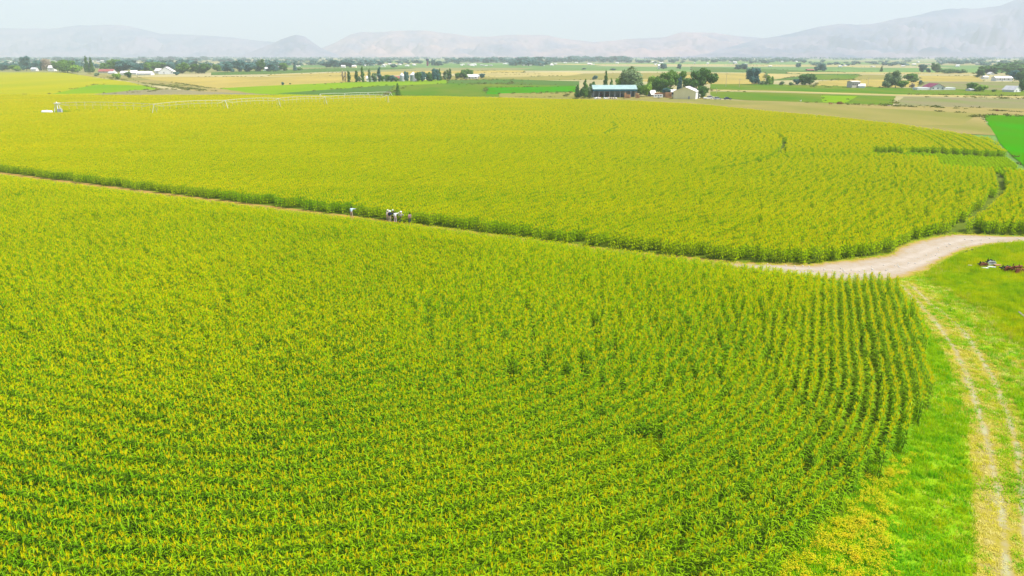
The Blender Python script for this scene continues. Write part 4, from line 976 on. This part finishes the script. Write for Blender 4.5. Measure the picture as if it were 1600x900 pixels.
house(174,115.8,10,4,8,'grey roofed lean building below the red roofed house',0,'white','grey_roof',.5,0,False,'shed')
house(80,111,9,8,8,'white house half hidden beside the bare beige tree',0,'white','white_roof',.4,1,False)
house(52,110.8,8,5,8,'small pale house between two dark village trees',0,'white','grey_roof',.5,1,False)
house(416,110.5,9,5,8,'small white house in the gap of the long dark belt',0,'white','white_roof',.4,1)
house(437,109.5,6,5,8,'tiny pale house at the right end of the long dark belt',0,'stucco','grey_roof',.4,0,False)
house(303,104,8,3,9,'tiny white shed glimpsed above the two dark village trees',0,'white','white_roof',.4,0,False,'shed')
house(536,105.7,6,3.5,8,'tiny white house below the compact dark clump',0,'white','white_roof',.4,0,False)
house(553,105.8,6,3.5,8,'pale yellow little house right of the compact dark clump',0,'cream','white_roof',.4,0,False)
house(598,104.5,6,4,9,'little white gabled house beyond the poplar row',0,'white','white_roof',.6,0,False,gable_front=True)
house(1336,137.3,13,10,7,'two storey pinkish house with dark windows in front of the golden field',R(8),'stucco','stucco',.12,4,False)
house(1348.5,137.5,9,6,6,'small bright white shed right of the two storey house',R(-20),'white','white_roof',.5,0,False,'shed')
# maroon barn with long white wings
t = house(1465,140.8,21,9.5,12,'maroon roofed barn with white walls and long white wings',0,'white','maroon',.55,3,False,'barn',gable_front=True)
x0, y0 = G(1465, 140.8); kk = y0 / FPX
for s, l in ((-1, 20), (1, 17)):
    q = MB(); q.box(min(s*10.3*kk, s*(10.3+l)*kk), max(s*10.3*kk, s*(10.3+l)*kk), -5.6, 1, -.2, 1.7); q.build('wing', M['white'], t)
house(1569,126.8,25,7,8,'long white single storey house at right with a flat looking roof',0,'white','white_roof',.35,4)
house(1541,123,7,4,6,'small white outbuilding left of the long white house',0,'white','white_roof',.4,0,False,'shed')
house(1550,117,6,4,7,'white gable peeking from the dark grove at right',0,'white','white_roof',.6,0,False,gable_front=True)
house(1586,144,16,9,8,'white cottage with a steep dark grey roof at the right edge',R(25),'white','grey_roof',.62,2,True,gable_front=True)
house(1521,142.5,9,4,6,'low pale shed under the green tree near the maroon barn',0,'white','grey_roof',.4,0,False,'shed')
house(1267,110.8,10,2.6,9,'low red roofed shed in the haze left of the tree clump',0,'red_roof','red_roof',.4,0,False,'shed')
house(1030,108,3,7,6,'narrow white building beside the small hazy trees',0,'white','white_roof',.3,0,False)
# hazy houses of the far settlements
SP = [('houses in the hazy settlement behind the left village','tiny hazy white house in the settlement behind the left village',(10,330),(96,101),26),
      ('houses in the hazy settlement left of the water tower','tiny hazy white house in the settlement left of the water tower',(340,650),(97.5,104),30),
      ('houses in the hazy settlement right of the water tower','tiny hazy white house in the settlement right of the water tower',(690,870),(99,103.5),26),
      ('houses in the hazy settlement above the farmyard','tiny hazy white house in the settlement above the farmyard',(870,1200),(97,101.5),20),
      ('houses in the hazy settlement below the mountain','tiny hazy white house in the settlement below the mountain',(1200,1600),(96.5,105),24)]
hm = {}
for gi_, (grp, lab, xr, yr, n_) in enumerate(SP):
    for i in range(n_):
        px_ = rng.uniform(*xr); b_ = rng.uniform(*yr); x, y = G(px_, b_); kk = y / FPX; v = int(rng.integers(0, 3))
        if v not in hm:
            b = MB(); b.box(-.5,.5,-.5,.5,-.02,.6); rf = MB(); rf.add([(-.53,-.55,.58),(.53,-.55,.58),(.53,.55,.58),(-.53,.55,.58),(-.53,0,1),(.53,0,1)], [(0,1,5,4),(2,3,4,5),(1,2,5),(3,0,4)])
            hm[v] = (b.mesh('wall', M[['white','stucco','white'][v]]), rf.mesh('roof', M[['white_roof','grey_roof','white_roof'][v]]))
        t = thing('house', (x, y, .1), lab, 'house', grp, rng.uniform(-.5, .5)); t.scale = (rng.uniform(2, 6) * kk, 9, rng.uniform(1.2, 2.2) * kk)
        link('wall', hm[v][0], t); link('roof', hm[v][1], t)
# dark water tower
x0, y0 = G(668, 102.8); kk = y0 / FPX; t = thing('water_tower', (x0, y0, .1), 'dark hazy tower standing above the trees left of centre', 'tower')
q = MB(); h_ = 10.5 * kk; q.lathe([(1.9*kk,h_*.66),(2.3*kk,h_*.72),(2.3*kk,h_*.92),(1.2*kk,h_)], 12); q.build('tank', M['navy'], t)
q = MB(); q.lathe([(1.5*kk,-.2),(1.3*kk,h_*.68)], 10); q.build('shaft', M['maroon'], t)

# ------------------------------------------------------------------ farmyard machines, stacks, cars
def wheel(parent, x, y, r, wd, name='wheel'):
    q = MB(); q.tube((x, y - wd/2, r), (x, y + wd/2, r), r, r, 14); o = q.build(name, M['dark'], parent)
    q = MB(); q.tube((x, y - wd/2 - .01, r), (x, y + wd/2 + .01, r), r*.55, r*.55, 10); q.build('rim', M['steel'], o)
def car(px, base, label, paint, kind='car', rz=0, L=4.5):
    x, y = G(px, base); t = thing('parked_' + kind, (x, y, .14), label, kind, None, rz)
    b = MB(); h = .75 if kind == 'car' else .95; w_ = .9
    prof = [(-L/2,.35),(-L/2,h),(-L/2+.2,h+.05),(L/2-.9,h+.02),(L/2-.1,h-.12),(L/2,.4),(L/2-.1,.3),(-L/2+.1,.3)]
    n = len(prof); v = [(a, -w_, z) for a, z in prof] + [(a, w_, z) for a, z in prof]
    b.add(v, [(i, i+n, (i+1)%n+n, (i+1)%n)[::-1] for i in range(n)] + [tuple(range(n))[::-1], tuple(range(n, 2*n))])
    b.build('body', paint, t)
    c = MB(); x0c, x1c = (-L/2+.5, L/2-1.3) if kind == 'car' else (-.3, L/2-1.2); top = h + .6
    c.add([(x0c,-w_+.06,h+.03),(x1c,-w_+.06,h+.01),(x1c,w_-.06,h+.01),(x0c,w_-.06,h+.03),(x0c+.4,-w_+.2,top),(x1c-.6,-w_+.2,top),(x1c-.6,w_-.2,top),(x0c+.4,w_-.2,top)], [(0,1,5,4),(1,2,6,5),(2,3,7,6),(3,0,4,7)])
    c.build('window', M['glass'], t)
    c = MB(); c.box(x0c+.35,x1c-.55,-w_+.17,w_-.17,top,top+.06); c.build('cab_roof', paint, t)
    for sx in (-L/2+.85, L/2-.85):
        for sy in (-w_, w_): wheel(t, sx, sy*.93, .34, .22)
    return t
car(1106, 155.2, 'white pickup parked beyond the right end of the barn, nose in the weeds', M['white'], 'pickup', R(15), 5.2)
car(1110, 153.6, 'pale car behind the white pickup right of the barn', M['stucco'], 'car', R(-30))
car(1121, 155.8, 'silver grey car parked alone right of the white pickup', M['grey_paint'], 'car', R(10))
car(1137, 156.2, 'dark car with a pale roof, rightmost of the parked ones', M['navy'], 'car', R(-8))
def tractor(px, base, label, paint, rz=0, dy=3):
    x, y = G(px, base); t = thing('tractor', (x, y + dy, .12), label, 'tractor', None, rz)
    b = MB(); b.box(-.3, 2.1, -.4, .4, .8, 1.6); b.box(-1.1, -.3, -.7, .7, .7, 1.3); b.tube((1.2,.1,1.6),(1.2,.1,2.4),.05); b.build('body', paint, t)
    b = MB(); b.box(-1.1, .1, -.6, .6, 1.3, 2.5); b.build('cab', M['glass'], t); b = MB(); b.box(-1.2,.2,-.7,.7,2.5,2.62); b.build('cab_roof', paint, t)
    for sy in (-.85, .85): wheel(t, -.7, sy, .85, .4); wheel(t, 1.6, sy*.85, .5, .28)
tractor(940, 152, 'red tractor under the left part of the open shed', M['red'], R(80), 3.5)
tractor(949, 152, 'red tractor under the middle of the open shed', M['red'], R(100), 3.5)
tractor(970, 152, 'dark navy tractor under the right part of the open shed', M['navy'], R(85), 2.5)
def stack(px, base, n, w_, hgt, label, m, rows=3):
    x, y = G(px, base); t = thing('bale_stack', (x, y, .13), label, 'bale stack'); r = random.Random(int(px)); b = MB()
    for j in range(rows):
        for i in range(n):
            if j == rows - 1 and r.random() < .4: continue
            a = -n*w_/2 + i*w_; e = r.uniform(-.1,.1); b.box(a+.03, a+w_-.03, -.8+e, .8+e, j*hgt, (j+1)*hgt-.03)
    b.build('bales', m, t); return t
stack(980, 153.5, 3, 1.2, .95, 'stack of brown bales in front of the right half of the shed', M['bale'], 3)
stack(996, 153.5, 2, 1.2, .95, 'brown bale stack just past the right end of the shed', M['bale'], 3)
stack(1031, 151.5, 5, 1.3, .8, 'wide low pile of brown bales behind the white trailer', M['bale'], 3)
stack(1044, 153, 3, 1.2, 1.0, 'tall brown bale stack beside the left wall of the cream barn', M['bale'], 3)
# white box trailer
x0, y0 = G(1028, 153.8); t = thing('trailer', (x0, y0, .13), 'white camper trailer parked between the bale piles in the farmyard', 'trailer')
b = MB(); b.box(-2.6, 2.6, -1.1, 1.1, .5, 2.0); b.build('body', M['white'], t); b = MB(); b.box(-2.7,2.7,-1.15,1.15,2.0,2.12); b.build('roof', M['white_roof'], t)
for xx in (-1.5, 0, 1.4): b = MB(); b.box(xx-.4, xx+.4, -1.13, -1.08, 1.2, 1.7); b.build('window', M['glass'], t)
for sy in (-1, 1): wheel(t, .3, sy, .36, .24)
b = MB(); b.tube((2.6,0,.55),(3.7,0,.5),.06); b.build('drawbar', M['dark'], t)
# pale bags and pallets before the shed
k_ = 0
for px_, lab in ((929,'white covered heap at the left end of the yard before the shed'),(938,'low white tarped pile before the red tractors'),(945,'white tank lying before the middle of the shed'),(954,'pale heap of bags before the middle of the shed'),(962,'white bagged heap before the right part of the shed')):
    x, y = G(px_, 154.6); r = random.Random(px_); b = MB()
    for i in range(r.randint(2, 5)):
        cx, cy_ = r.uniform(-1.6, 1.6), r.uniform(-.8, .8); q = r.uniform(.25, .7); b.lathe([(q,0),(q*1.05,.3),(q*.8,.7*q+.3),(q*.2,q+.3)], 8, (cx, cy_, 0))
    tag(b.build('yard_heap', M[['white', 'stucco', 'white', 'wood', 'stucco'][k_]], None, False, (x, y, .13)), lab, 'heap'); k_ += 1
# poles
def pole(px, base, top, label, arm=True):
    x, y = G(px, base); h = (base - top) * y / FPX; t = thing('utility_pole', (x, y, .1), label, 'pole')
    b = MB(); b.tube((0,0,-.2),(0,0,h),.16,.10,8); b.build('post', M['wood'], t)
    if arm: b = MB(); b.box(-1.1,1.1,-.06,.06,h-.8,h-.66); b.build('crossarm', M['wood'], t)
pole(1134,136,115,'tall thin pole standing in the golden wheat field')
pole(1355.5,137,122,'tall pole right of the two storey house')
pole(1119,146,138,'short white post in the green strip right of the farmyard',False)
pole(1155,137,124,'thin pole at the right part of the wheat field')
# rusty scrap on the tan verge
def scrap(px, base, wpx, hpx, label, m, n=9):
    x, y = G(px, base); kk = y / FPX; r = random.Random(int(px * 7)); b = MB(); W = wpx * kk; H_ = hpx * kk
    for i in range(n):
        a = (r.uniform(-.5,.5)*W, r.uniform(-.5,.5)*1.2, r.uniform(.05, .6)*H_); c = (a[0]+r.uniform(-.35,.35)*W, a[1]+r.uniform(-.5,.5), r.uniform(.1,1)*H_); b.tube(a, c, r.uniform(.03,.09)*max(1,kk*4))
    b.box(-W*.3, W*.25, -.3, .4, .0, H_*.55)
    return tag(b.build('scrap_pile', m, None, False, (x, y, .14)), label, 'scrap')
scrap(1312, 163, 13, 4.5, 'rusty pile of old machinery on the tan verge', M['rust'])
scrap(1298, 163, 8, 2.5, 'smaller brown pile left of the rusty machinery', M['bale'])
scrap(1389, 166, 6, 1.6, 'low grey brown scrap at the corner of the pinkish field', M['wood'])
scrap(1558, 174, 6, 3, 'brown scrap by the vivid green field', M['rust'])
scrap(1251, 158.5, 3, 2, 'tiny white object alone on the tan verge', M['white'], 3)

# ------------------------------------------------------------------ centre pivot irrigation
px0, py0 = G(92, 181.5); zt = 5.2
t = thing('irrigation_pivot', (px0, py0, Z0), 'long arched centre pivot irrigation arm on wheeled towers over the corn', 'irrigation pivot')
P0 = Vector((0, 0, 0))
def arm_at(px, top, z):
    x, y = G(px, top, z); return Vector((x - px0, y - py0, 0))
stops = [Vector((0,0,0))] + [arm_at(a, b_, zt) for a, b_ in ((240,163.2),(352,157.3),(435,154.2),(508,151.5),(606,149.2))]
b = MB(); dirn = (stops[1] - stops[0]).normalized(); sd_ = Vector((-dirn.y, dirn.x, 0))
for s in (-1, 1):
    for u in (-1, 1): b.tube(dirn*u*1.1 + sd_*s*1.1, dirn*u*.35 + sd_*s*.35 + Vector((0,0,zt)), .13)
b.tube((0,0,0),(0,0,zt+.4),.22); b.box(-.9,.9,-.9,.9,zt-.25,zt-.1); b.build('pivot_tower', M['white'], t)
b = MB(); b.box(1.0,2.6,-2.2,-1.2,.8,2.9); b.build('control_box', M['grey_paint'], t)
for i in range(5):
    a, c = stops[i], stops[i+1]; d = c - a; L_ = d.length; d.normalize(); s_ = Vector((-d.y, d.x, 0)); b = MB(); nseg = 10
    def pt(q): return a + d * (q * L_) + Vector((0, 0, zt + 4 * 0.5 * q * (1 - q)))
    prev = None
    for j in range(nseg):
        q0, q1 = j / nseg, (j + 1) / nseg; b.tube(pt(q0), pt(q1), .065, .065, 6)
    low = []
    for j in range(nseg + 1):
        q = j / nseg
        if 0 < j < nseg:
            lo = [pt(q) + s_ * e - Vector((0, 0, 1.15)) for e in (-.75, .75)]
            for l in lo: b.tube(pt(q), l, .03, .03, 4)
            b.tube(lo[0], lo[1], .03, .03, 4); low.append(lo)
    for j in range(len(low) - 1):
        for e in (0, 1): b.tube(low[j][e], low[j+1][e], .03, .03, 4)
    for e in (0, 1): b.tube(pt(0), low[0][e], .05, .05, 4); b.tube(pt(1), low[-1][e], .05, .05, 4)
    sp_o = b.build('span', M['pipe'], t)
    b = MB()
    for j in range(12):
        q = (j + .5) / 12; p = pt(q); b.tube(p, p - Vector((0, 0, 2.3)), .035, .035, 4); b.tube(p - Vector((0,0,2.3)), p - Vector((0,0,2.5)), .09, .09, 6)
    b.build('sprinkler_drops', M['pipe'], sp_o)
    b = MB(); base = c
    for e in (-1, 1):
        b.tube(base + s_ * e * 1.9 + Vector((0, 0, .7)), base + Vector((0, 0, zt)), .08, .08, 6)
    b.tube(base - s_ * 2.1 + Vector((0,0,.7)), base + s_ * 2.1 + Vector((0,0,.7)), .10, .10, 6)
    tw = b.build('drive_tower', M['steel'], t)
    for e in (-1, 1):
        w0 = base + s_ * e * 2.0 + Vector((0, 0, .6)); b = MB(); b.tube(w0 - d * .18, w0 + d * .18, .6, .6, 14); b.build('wheel', M['dark'], tw)
# white tank beside the pivot
x0, y0 = G(75, 183); t = thing('storage_tank', (x0, y0, Z0), 'long low white tank lying in the corn left of the pivot', 'tank')
b = MB(); nn = 16
rings = [(-2.2,.25),(-2.05,.62),(-1.8,.8),(1.8,.8),(2.05,.62),(2.2,.25)]
v = []; f = []
for X_, r_ in rings:
    for k2 in range(nn): a_ = 2*PI*k2/nn; v.append((X_, r_*math.cos(a_), 1.75 + r_*math.sin(a_)))
for i in range(len(rings)-1):
    for k2 in range(nn): f.append((i*nn+k2, i*nn+(k2+1)%nn, (i+1)*nn+(k2+1)%nn, (i+1)*nn+k2)[::-1])
f += [tuple(range(nn)), tuple(range((len(rings)-1)*nn, len(rings)*nn))[::-1]]
b.add(v, f); b.build('tank_body', M['white'], t, True)
for xx in (-1.3, 1.3): b = MB(); b.box(xx-.15, xx+.15, -.7, .7, 0, 1.15); b.build('cradle', M['steel'], t)
b = MB(); b.tube((0,0,2.5),(0,0,2.75),.22,.22,10); b.build('filler_cap', M['steel'], t)
# a second, far irrigation arm over the green strip
xa = Vector((*G(500, 146.8, 3), 0)); xb = Vector((*G(610, 144.0, 3), 0)); t = thing('irrigation_line', (xb.x, xb.y, 0), 'faint pale irrigation arm with end tower over the blue green strip', 'irrigation')
d = xa - xb; b = MB()
for j in range(16):
    q0, q1 = j/16, (j+1)/16; f_ = lambda q: Vector((d.x*q, d.y*q, 3.0 + .2*abs(math.sin(q*PI*3)))); b.tube(f_(q0), f_(q1), .10, .10, 5); b.tube(f_(q1), f_(q1) - Vector((0,0,1)), .03, .03, 4)
b.build('span', M['pipe'], t)
for q in (0, .33, .66, 1): b = MB(); c = d*q; b.tube(c + Vector((-1.5,0,0)), c + Vector((0,0,3.0)), .09); b.tube(c + Vector((1.5,0,0)), c + Vector((0,0,3.0)), .09); b.build('drive_tower', M['white'], t)

# ------------------------------------------------------------------ junk in the tall grass at right
def G3(px, py, z): x, y = G(px, py, z); return (x, y, z)
def plank(px, py, L_, w_, h, rz, label, m, z=.34, tilt=.06, name='plank', cat='plank'):
    x, y, _ = G3(px, py, z); b = MB(); b.box(-L_/2, L_/2, -w_/2, w_/2, -h/2, h/2)
    o = b.build(name, m, None, False, (x, y, z + Z0), rz); o.rotation_euler.y = tilt; return tag(o, label, cat)
plank(1539, 420.5, .8, .22, .10, .1, 'left white board propped in the tall grass', M['white'])
plank(1549, 419.0, .9, .22, .10, -.1, 'right white board propped in the tall grass', M['white'])
def frame(px, py, W, D__, Hh, label, m, m2, cat='implement'):
    x, y, _ = G3(px, py, .1); t = thing('farm_implement', (x, y, Z0), label, cat, None, .2)
    b = MB()
    for e in (-1, 1):
        b.tube((-W/2, e*D__/2, Hh*.6), (W/2, e*D__/2, Hh*.6), .06); b.tube((-W/2*.6, e*D__/2, 0), (-W/2*.3, e*D__/2, Hh), .05); b.tube((W/2*.7, e*D__/2, 0), (W/2*.5, e*D__/2, Hh*.9), .05)
    for e in (-1, -.3, .3, 1): b.tube((e*W/2, -D__/2, Hh*.6), (e*W/2, D__/2, Hh*.6), .05)
    b.build('frame', m, t)
    b = MB(); b.tube((-W*.2,-D__*.6,.38),(-W*.2,-D__*.6+.12,.38),.38,.38,14); b.tube((W*.25,-D__*.6,.35),(W*.25,-D__*.6+.12,.35),.35,.35,14); b.build('disc', m2, t)
    b = MB(); b.tube((-W*.3, 0, Hh*.75), (W*.25, 0, Hh*.75), .13, .13, 10); b.build('drum', m, t)
frame(1534, 419.5, .9, .5, .8, 'small dark implement left of the white boards', M['dark'], M['rust'])
frame(1546, 416.5, .9, .5, .9, 'dark and white implement behind the white boards', M['dark'], M['steel'])
frame(1572, 425.0, 1.4, .7, .75, 'dark brown rusty implement in the grass, left of the reddish one', M['dark'], M['rust'])
frame(1589, 428.0, 1.8, .8, 1.1, 'reddish rusted implement nearest the right photo edge', M['rust'], M['rust'])
plank(1558, 416, .9, .3, .12, .3, 'orange brown board right behind the white boards', M['bale'], .34)
plank(1515, 416.5, .5, .2, .08, 0, 'tiny pale board at the left of the junk row', M['wood'], .34)
plank(1597, 494, 1.1, .12, .12, .2, 'bleached timber lying tilted in the grass at the right edge', M['wood'], .7, .6, 'timber', 'timber')
# small stones and clods on the dirt road
st = MB(); r = random.Random(3)
for i in range(130):
    px_ = r.uniform(1190, 1600); c = np.interp(px_, [1120,1240,1320,1390,1440,1480,1520,1600],[414.5,424,429,421,405,388,378,375.5]); x, y = G(px_, c + r.uniform(-7, 7)); s = r.uniform(.04, .12)
    st.lathe([(s*.7,0),(s,s*.4),(s*.5,s*.9)], 6, (x, y, Z0+.01))
tag(st.build('gravel', M['concrete']), 'loose stones scattered on the dirt road', 'gravel', None, 'stuff')

# ------------------------------------------------------------------ people in the lane
SK = mat('skin', (0.42, 0.24, 0.16), .6); HAIR = mat('dark_hair', (0.03, 0.02, 0.015), .8)
def skin_mesh(name, V, E, Rr, m, sub=1):
    me = bpy.data.meshes.new(name); me.from_pydata(V, E, []); o = bpy.data.objects.new(name, me); COL.objects.link(o)
    md = o.modifiers.new('s', 'SKIN'); md.use_smooth_shade = True
    for i, r_ in enumerate(Rr):
        me.skin_vertices[0].data[i].radius = (r_, r_) if not isinstance(r_, tuple) else r_
        me.skin_vertices[0].data[i].use_root = (i == 0)
    md2 = o.modifiers.new('u', 'SUBSURF'); md2.levels = sub; md2.render_levels = sub
    dg = bpy.context.evaluated_depsgraph_get(); dg.update(); nm = bpy.data.meshes.new_from_object(o.evaluated_get(dg)); nm.name = name
    bpy.data.objects.remove(o); nm.materials.clear(); nm.materials.append(m); return nm
def person(px, py, label, rz, armL, armR, shirt, trousers, hat=None, lean=0, h=1.76, dz=0):
    """py: picture row of the feet; armL / armR: elbow and wrist offsets from the shoulder"""
    x, y = G(px, py); t = thing('person', (x, y, Z0 + dz), label, 'person', 'people standing in the lane between the corn fields', rz)
    k = h / 1.76; ln = lean
    pel = (0, 0, .95*k); wa = (0, -.06*ln, 1.10*k); ch = (0, -.16*ln, 1.32*k); nk = (0, -.24*ln, 1.50*k); hd = (0, -.27*ln, 1.61*k); tp = (0, -.28*ln, 1.71*k)
    V = [pel, wa, ch, nk, hd, tp]; E = [(0,1),(1,2),(2,3),(3,4),(4,5)]; Rr = [(.15,.11),(.135,.10),(.165,.11),(.055,.055),(.085,.10),(.06,.07)]
    shl = []
    for s, ar in ((-1, armL), (1, armR)):
        sh = (s*.19*k, ch[1]-.02*ln, 1.43*k); el = (sh[0]+ar[0][0], sh[1]+ar[0][1], sh[2]+ar[0][2]); wr = (sh[0]+ar[1][0], sh[1]+ar[1][1], sh[2]+ar[1][2])
        d = Vector(wr) - Vector(el); d.normalize(); pm = tuple(Vector(wr) + d * .08)
        o = len(V); V += [sh, el, wr, pm]; E += [(2,o),(o,o+1),(o+1,o+2),(o+2,o+3)]; Rr += [.06,.042,.028,(.038,.022)]; shl.append((sh, el, wr, d))
    for s in (-1, 1):
        hp = (s*.10*k, 0, .88*k); kn = (s*.12*k, -.03, .50*k); an = (s*.13*k, .02, .09*k); to = (s*.15*k, -.14, .03*k)
        o = len(V); V += [hp, kn, an, to]; E += [(0,o),(o,o+1),(o+1,o+2),(o+2,o+3)]; Rr += [.09,.06,.042,(.045,.03)]
    me = skin_mesh('body', V, E, Rr, SK, 1)
    bm = bmesh.new(); bm.from_mesh(me)
    for sh, el, wr, d in shl:       # fingers and thumb
        side = d.cross(Vector((0, 0, 1)));  side = side.normalized() if side.length > .2 else Vector((1, 0, 0)); pmv = Vector(wr) + d * .09
        for i, ll in enumerate((.065, .08, .085, .07)):
            a = pmv + side * ((i - 1.5) * .019); m_ = a + d * ll * .55; e_ = m_ + (d * .8 + Vector((0, 0, -.35))) * ll * .5
            for (p0, p1, r0) in ((a, m_, .009), (m_, e_, .0078)):
                bmesh.ops.create_cone(bm, cap_ends=True, segments=5, radius1=r0, radius2=r0*.85, depth=(p1-p0).length, matrix=Matrix.Translation((p0+p1)/2) @ (p1-p0).to_track_quat('Z','Y').to_matrix().to_4x4())
        a = Vector(wr) + d * .04 - side * .03; e_ = a + d * .05 - side * .03
        bmesh.ops.create_cone(bm, cap_ends=True, segments=5, radius1=.011, radius2=.008, depth=(e_-a).length, matrix=Matrix.Translation((a+e_)/2) @ (e_-a).to_track_quat('Z','Y').to_matrix().to_4x4())
    hv = Vector(hd)                 # nose, ears
    bmesh.ops.create_cone(bm, cap_ends=True, segments=5, radius1=.016, radius2=.006, depth=.035, matrix=Matrix.Translation(hv + Vector((0,-.105,0))) @ Matrix.Rotation(PI/2, 4, 'X'))
    for s in (-1, 1): bmesh.ops.create_uvsphere(bm, u_segments=6, v_segments=4, radius=.025, matrix=Matrix.Translation(hv + Vector((s*.085, 0, 0))) @ Matrix.Diagonal((.4,.8,1.2,1)))
    bm.to_mesh(me); bm.free(); body = link('body', me, t)
    # shirt with sleeves
    V = [(0,0,.93*k), wa, ch, (nk[0], nk[1], nk[2]-.04)]; E = [(0,1),(1,2),(2,3)]; Rr = [(.175,.135),(.165,.13),(.195,.135),(.075,.075)]
    for sh, el, wr, d in shl:
        m2 = tuple(Vector(el).lerp(Vector(wr), .75)); o = len(V); V += [sh, el, m2]; E += [(2,o),(o,o+1),(o+1,o+2)]; Rr += [.085,.065,.05]
    link('shirt', skin_mesh('shirt', V, E, Rr, shirt, 1), t)
    V = [(0,0,.98*k)]; E = []; Rr = [(.165,.125)]
    for s in (-1, 1):
        o = len(V); V += [(s*.10*k,0,.86*k),(s*.12*k,-.03,.50*k),(s*.13*k,.02,.13*k)]; E += [(0,o),(o,o+1),(o+1,o+2)]; Rr += [.11,.085,.07]
    link('trousers', skin_mesh('trousers', V, E, Rr, trousers, 1), t)
    b = MB(); b.lathe([(.10,-.04),(.108,.03),(.095,.09),(.05,.125),(.01,.135)], 12, (hd[0], hd[1]+.012, hd[2]+.01)); b.build('hair', HAIR, t, True)
    if hat:
        b = MB(); hz = hd[2] + .05; b.lathe([(.21,0),(.215,.012),(.125,.03),(.12,.11),(.10,.145),(.02,.155)], 16, (hd[0], hd[1], hz)); b.build('hat', hat, t, True)
    b = MB()
    for s in (-1, 1): b.lathe([(.004,-.007),(.009,0),(.004,.007)], 6, (hd[0]+s*.032, hd[1]-.088, hd[2]+.01))
    b.build('eyes', HAIR, t)
    return t
CL = {n_: mat('cloth_' + n_, c, .9, v, 6) for n_, c, v in (('pale_blue', (0.55, 0.68, 0.74), (0.45, 0.6, 0.68)), ('white', (0.75, 0.74, 0.72), (0.66, 0.66, 0.66)), ('navy', (0.015, 0.025, 0.07), None), ('black', (0.02, 0.02, 0.022), None),
      ('lilac', (0.55, 0.46, 0.52), (0.47, 0.39, 0.46)), ('pink', (0.60, 0.36, 0.40), (0.52, 0.31, 0.35)), ('khaki', (0.40, 0.33, 0.24), None), ('jeans', (0.08, 0.11, 0.18), None), ('straw', (0.70, 0.64, 0.40), None), ('cream', (0.60, 0.52, 0.42), None), ('teal', (0.05, 0.22, 0.2), None))}
DN = ((-.05, .02, -.28), (-.04, -.06, -.52)); DNr = ((.05, .02, -.28), (.04, -.06, -.52))
HIP = ((-.16, .05, -.25), (-.03, -.12, -.42)); HIPr = ((.16, .05, -.25), (.03, -.12, -.42))
person(549.5, 342.2, 'person in a pale blue shirt standing apart at the left with one arm stretched out', R(165), ((-.27, -.05, -.03), (-.52, -.1, .02)), DNr, CL['pale_blue'], CL['khaki'], None, .8)
person(605.5, 347.0, 'person in a cream shirt and straw hat, leftmost of the tight group', R(60), DN, HIPr, CL['cream'], CL['khaki'], CL['straw'], .5)
person(609.5, 349.5, 'person in a navy top and white hat at the front of the tight group', R(170), HIP, DNr, CL['navy'], CL['cream'], CL['white'], .2, 1.82)
person(614.5, 347.5, 'person in black with a white hat standing behind the white shirted one', R(-20), DN, DNr, CL['black'], CL['black'], CL['white'], 0, 1.80)
person(618, 350.0, 'person in a long white shirt with one arm raised to the right', R(175), ((-.25, -.1, .02), (-.40, -.16, .18)), DNr, CL['white'], CL['lilac'], None, .4)
person(627, 350.0, 'person in a lilac shirt and white hat with both hands on the hips', R(190), HIP, HIPr, CL['lilac'], CL['jeans'], CL['white'], 0)
person(641, 351.4, 'person in a pink shirt standing alone at the right end of the group', R(200), DN, DNr, CL['pink'], CL['jeans'], None, 0, 1.68)
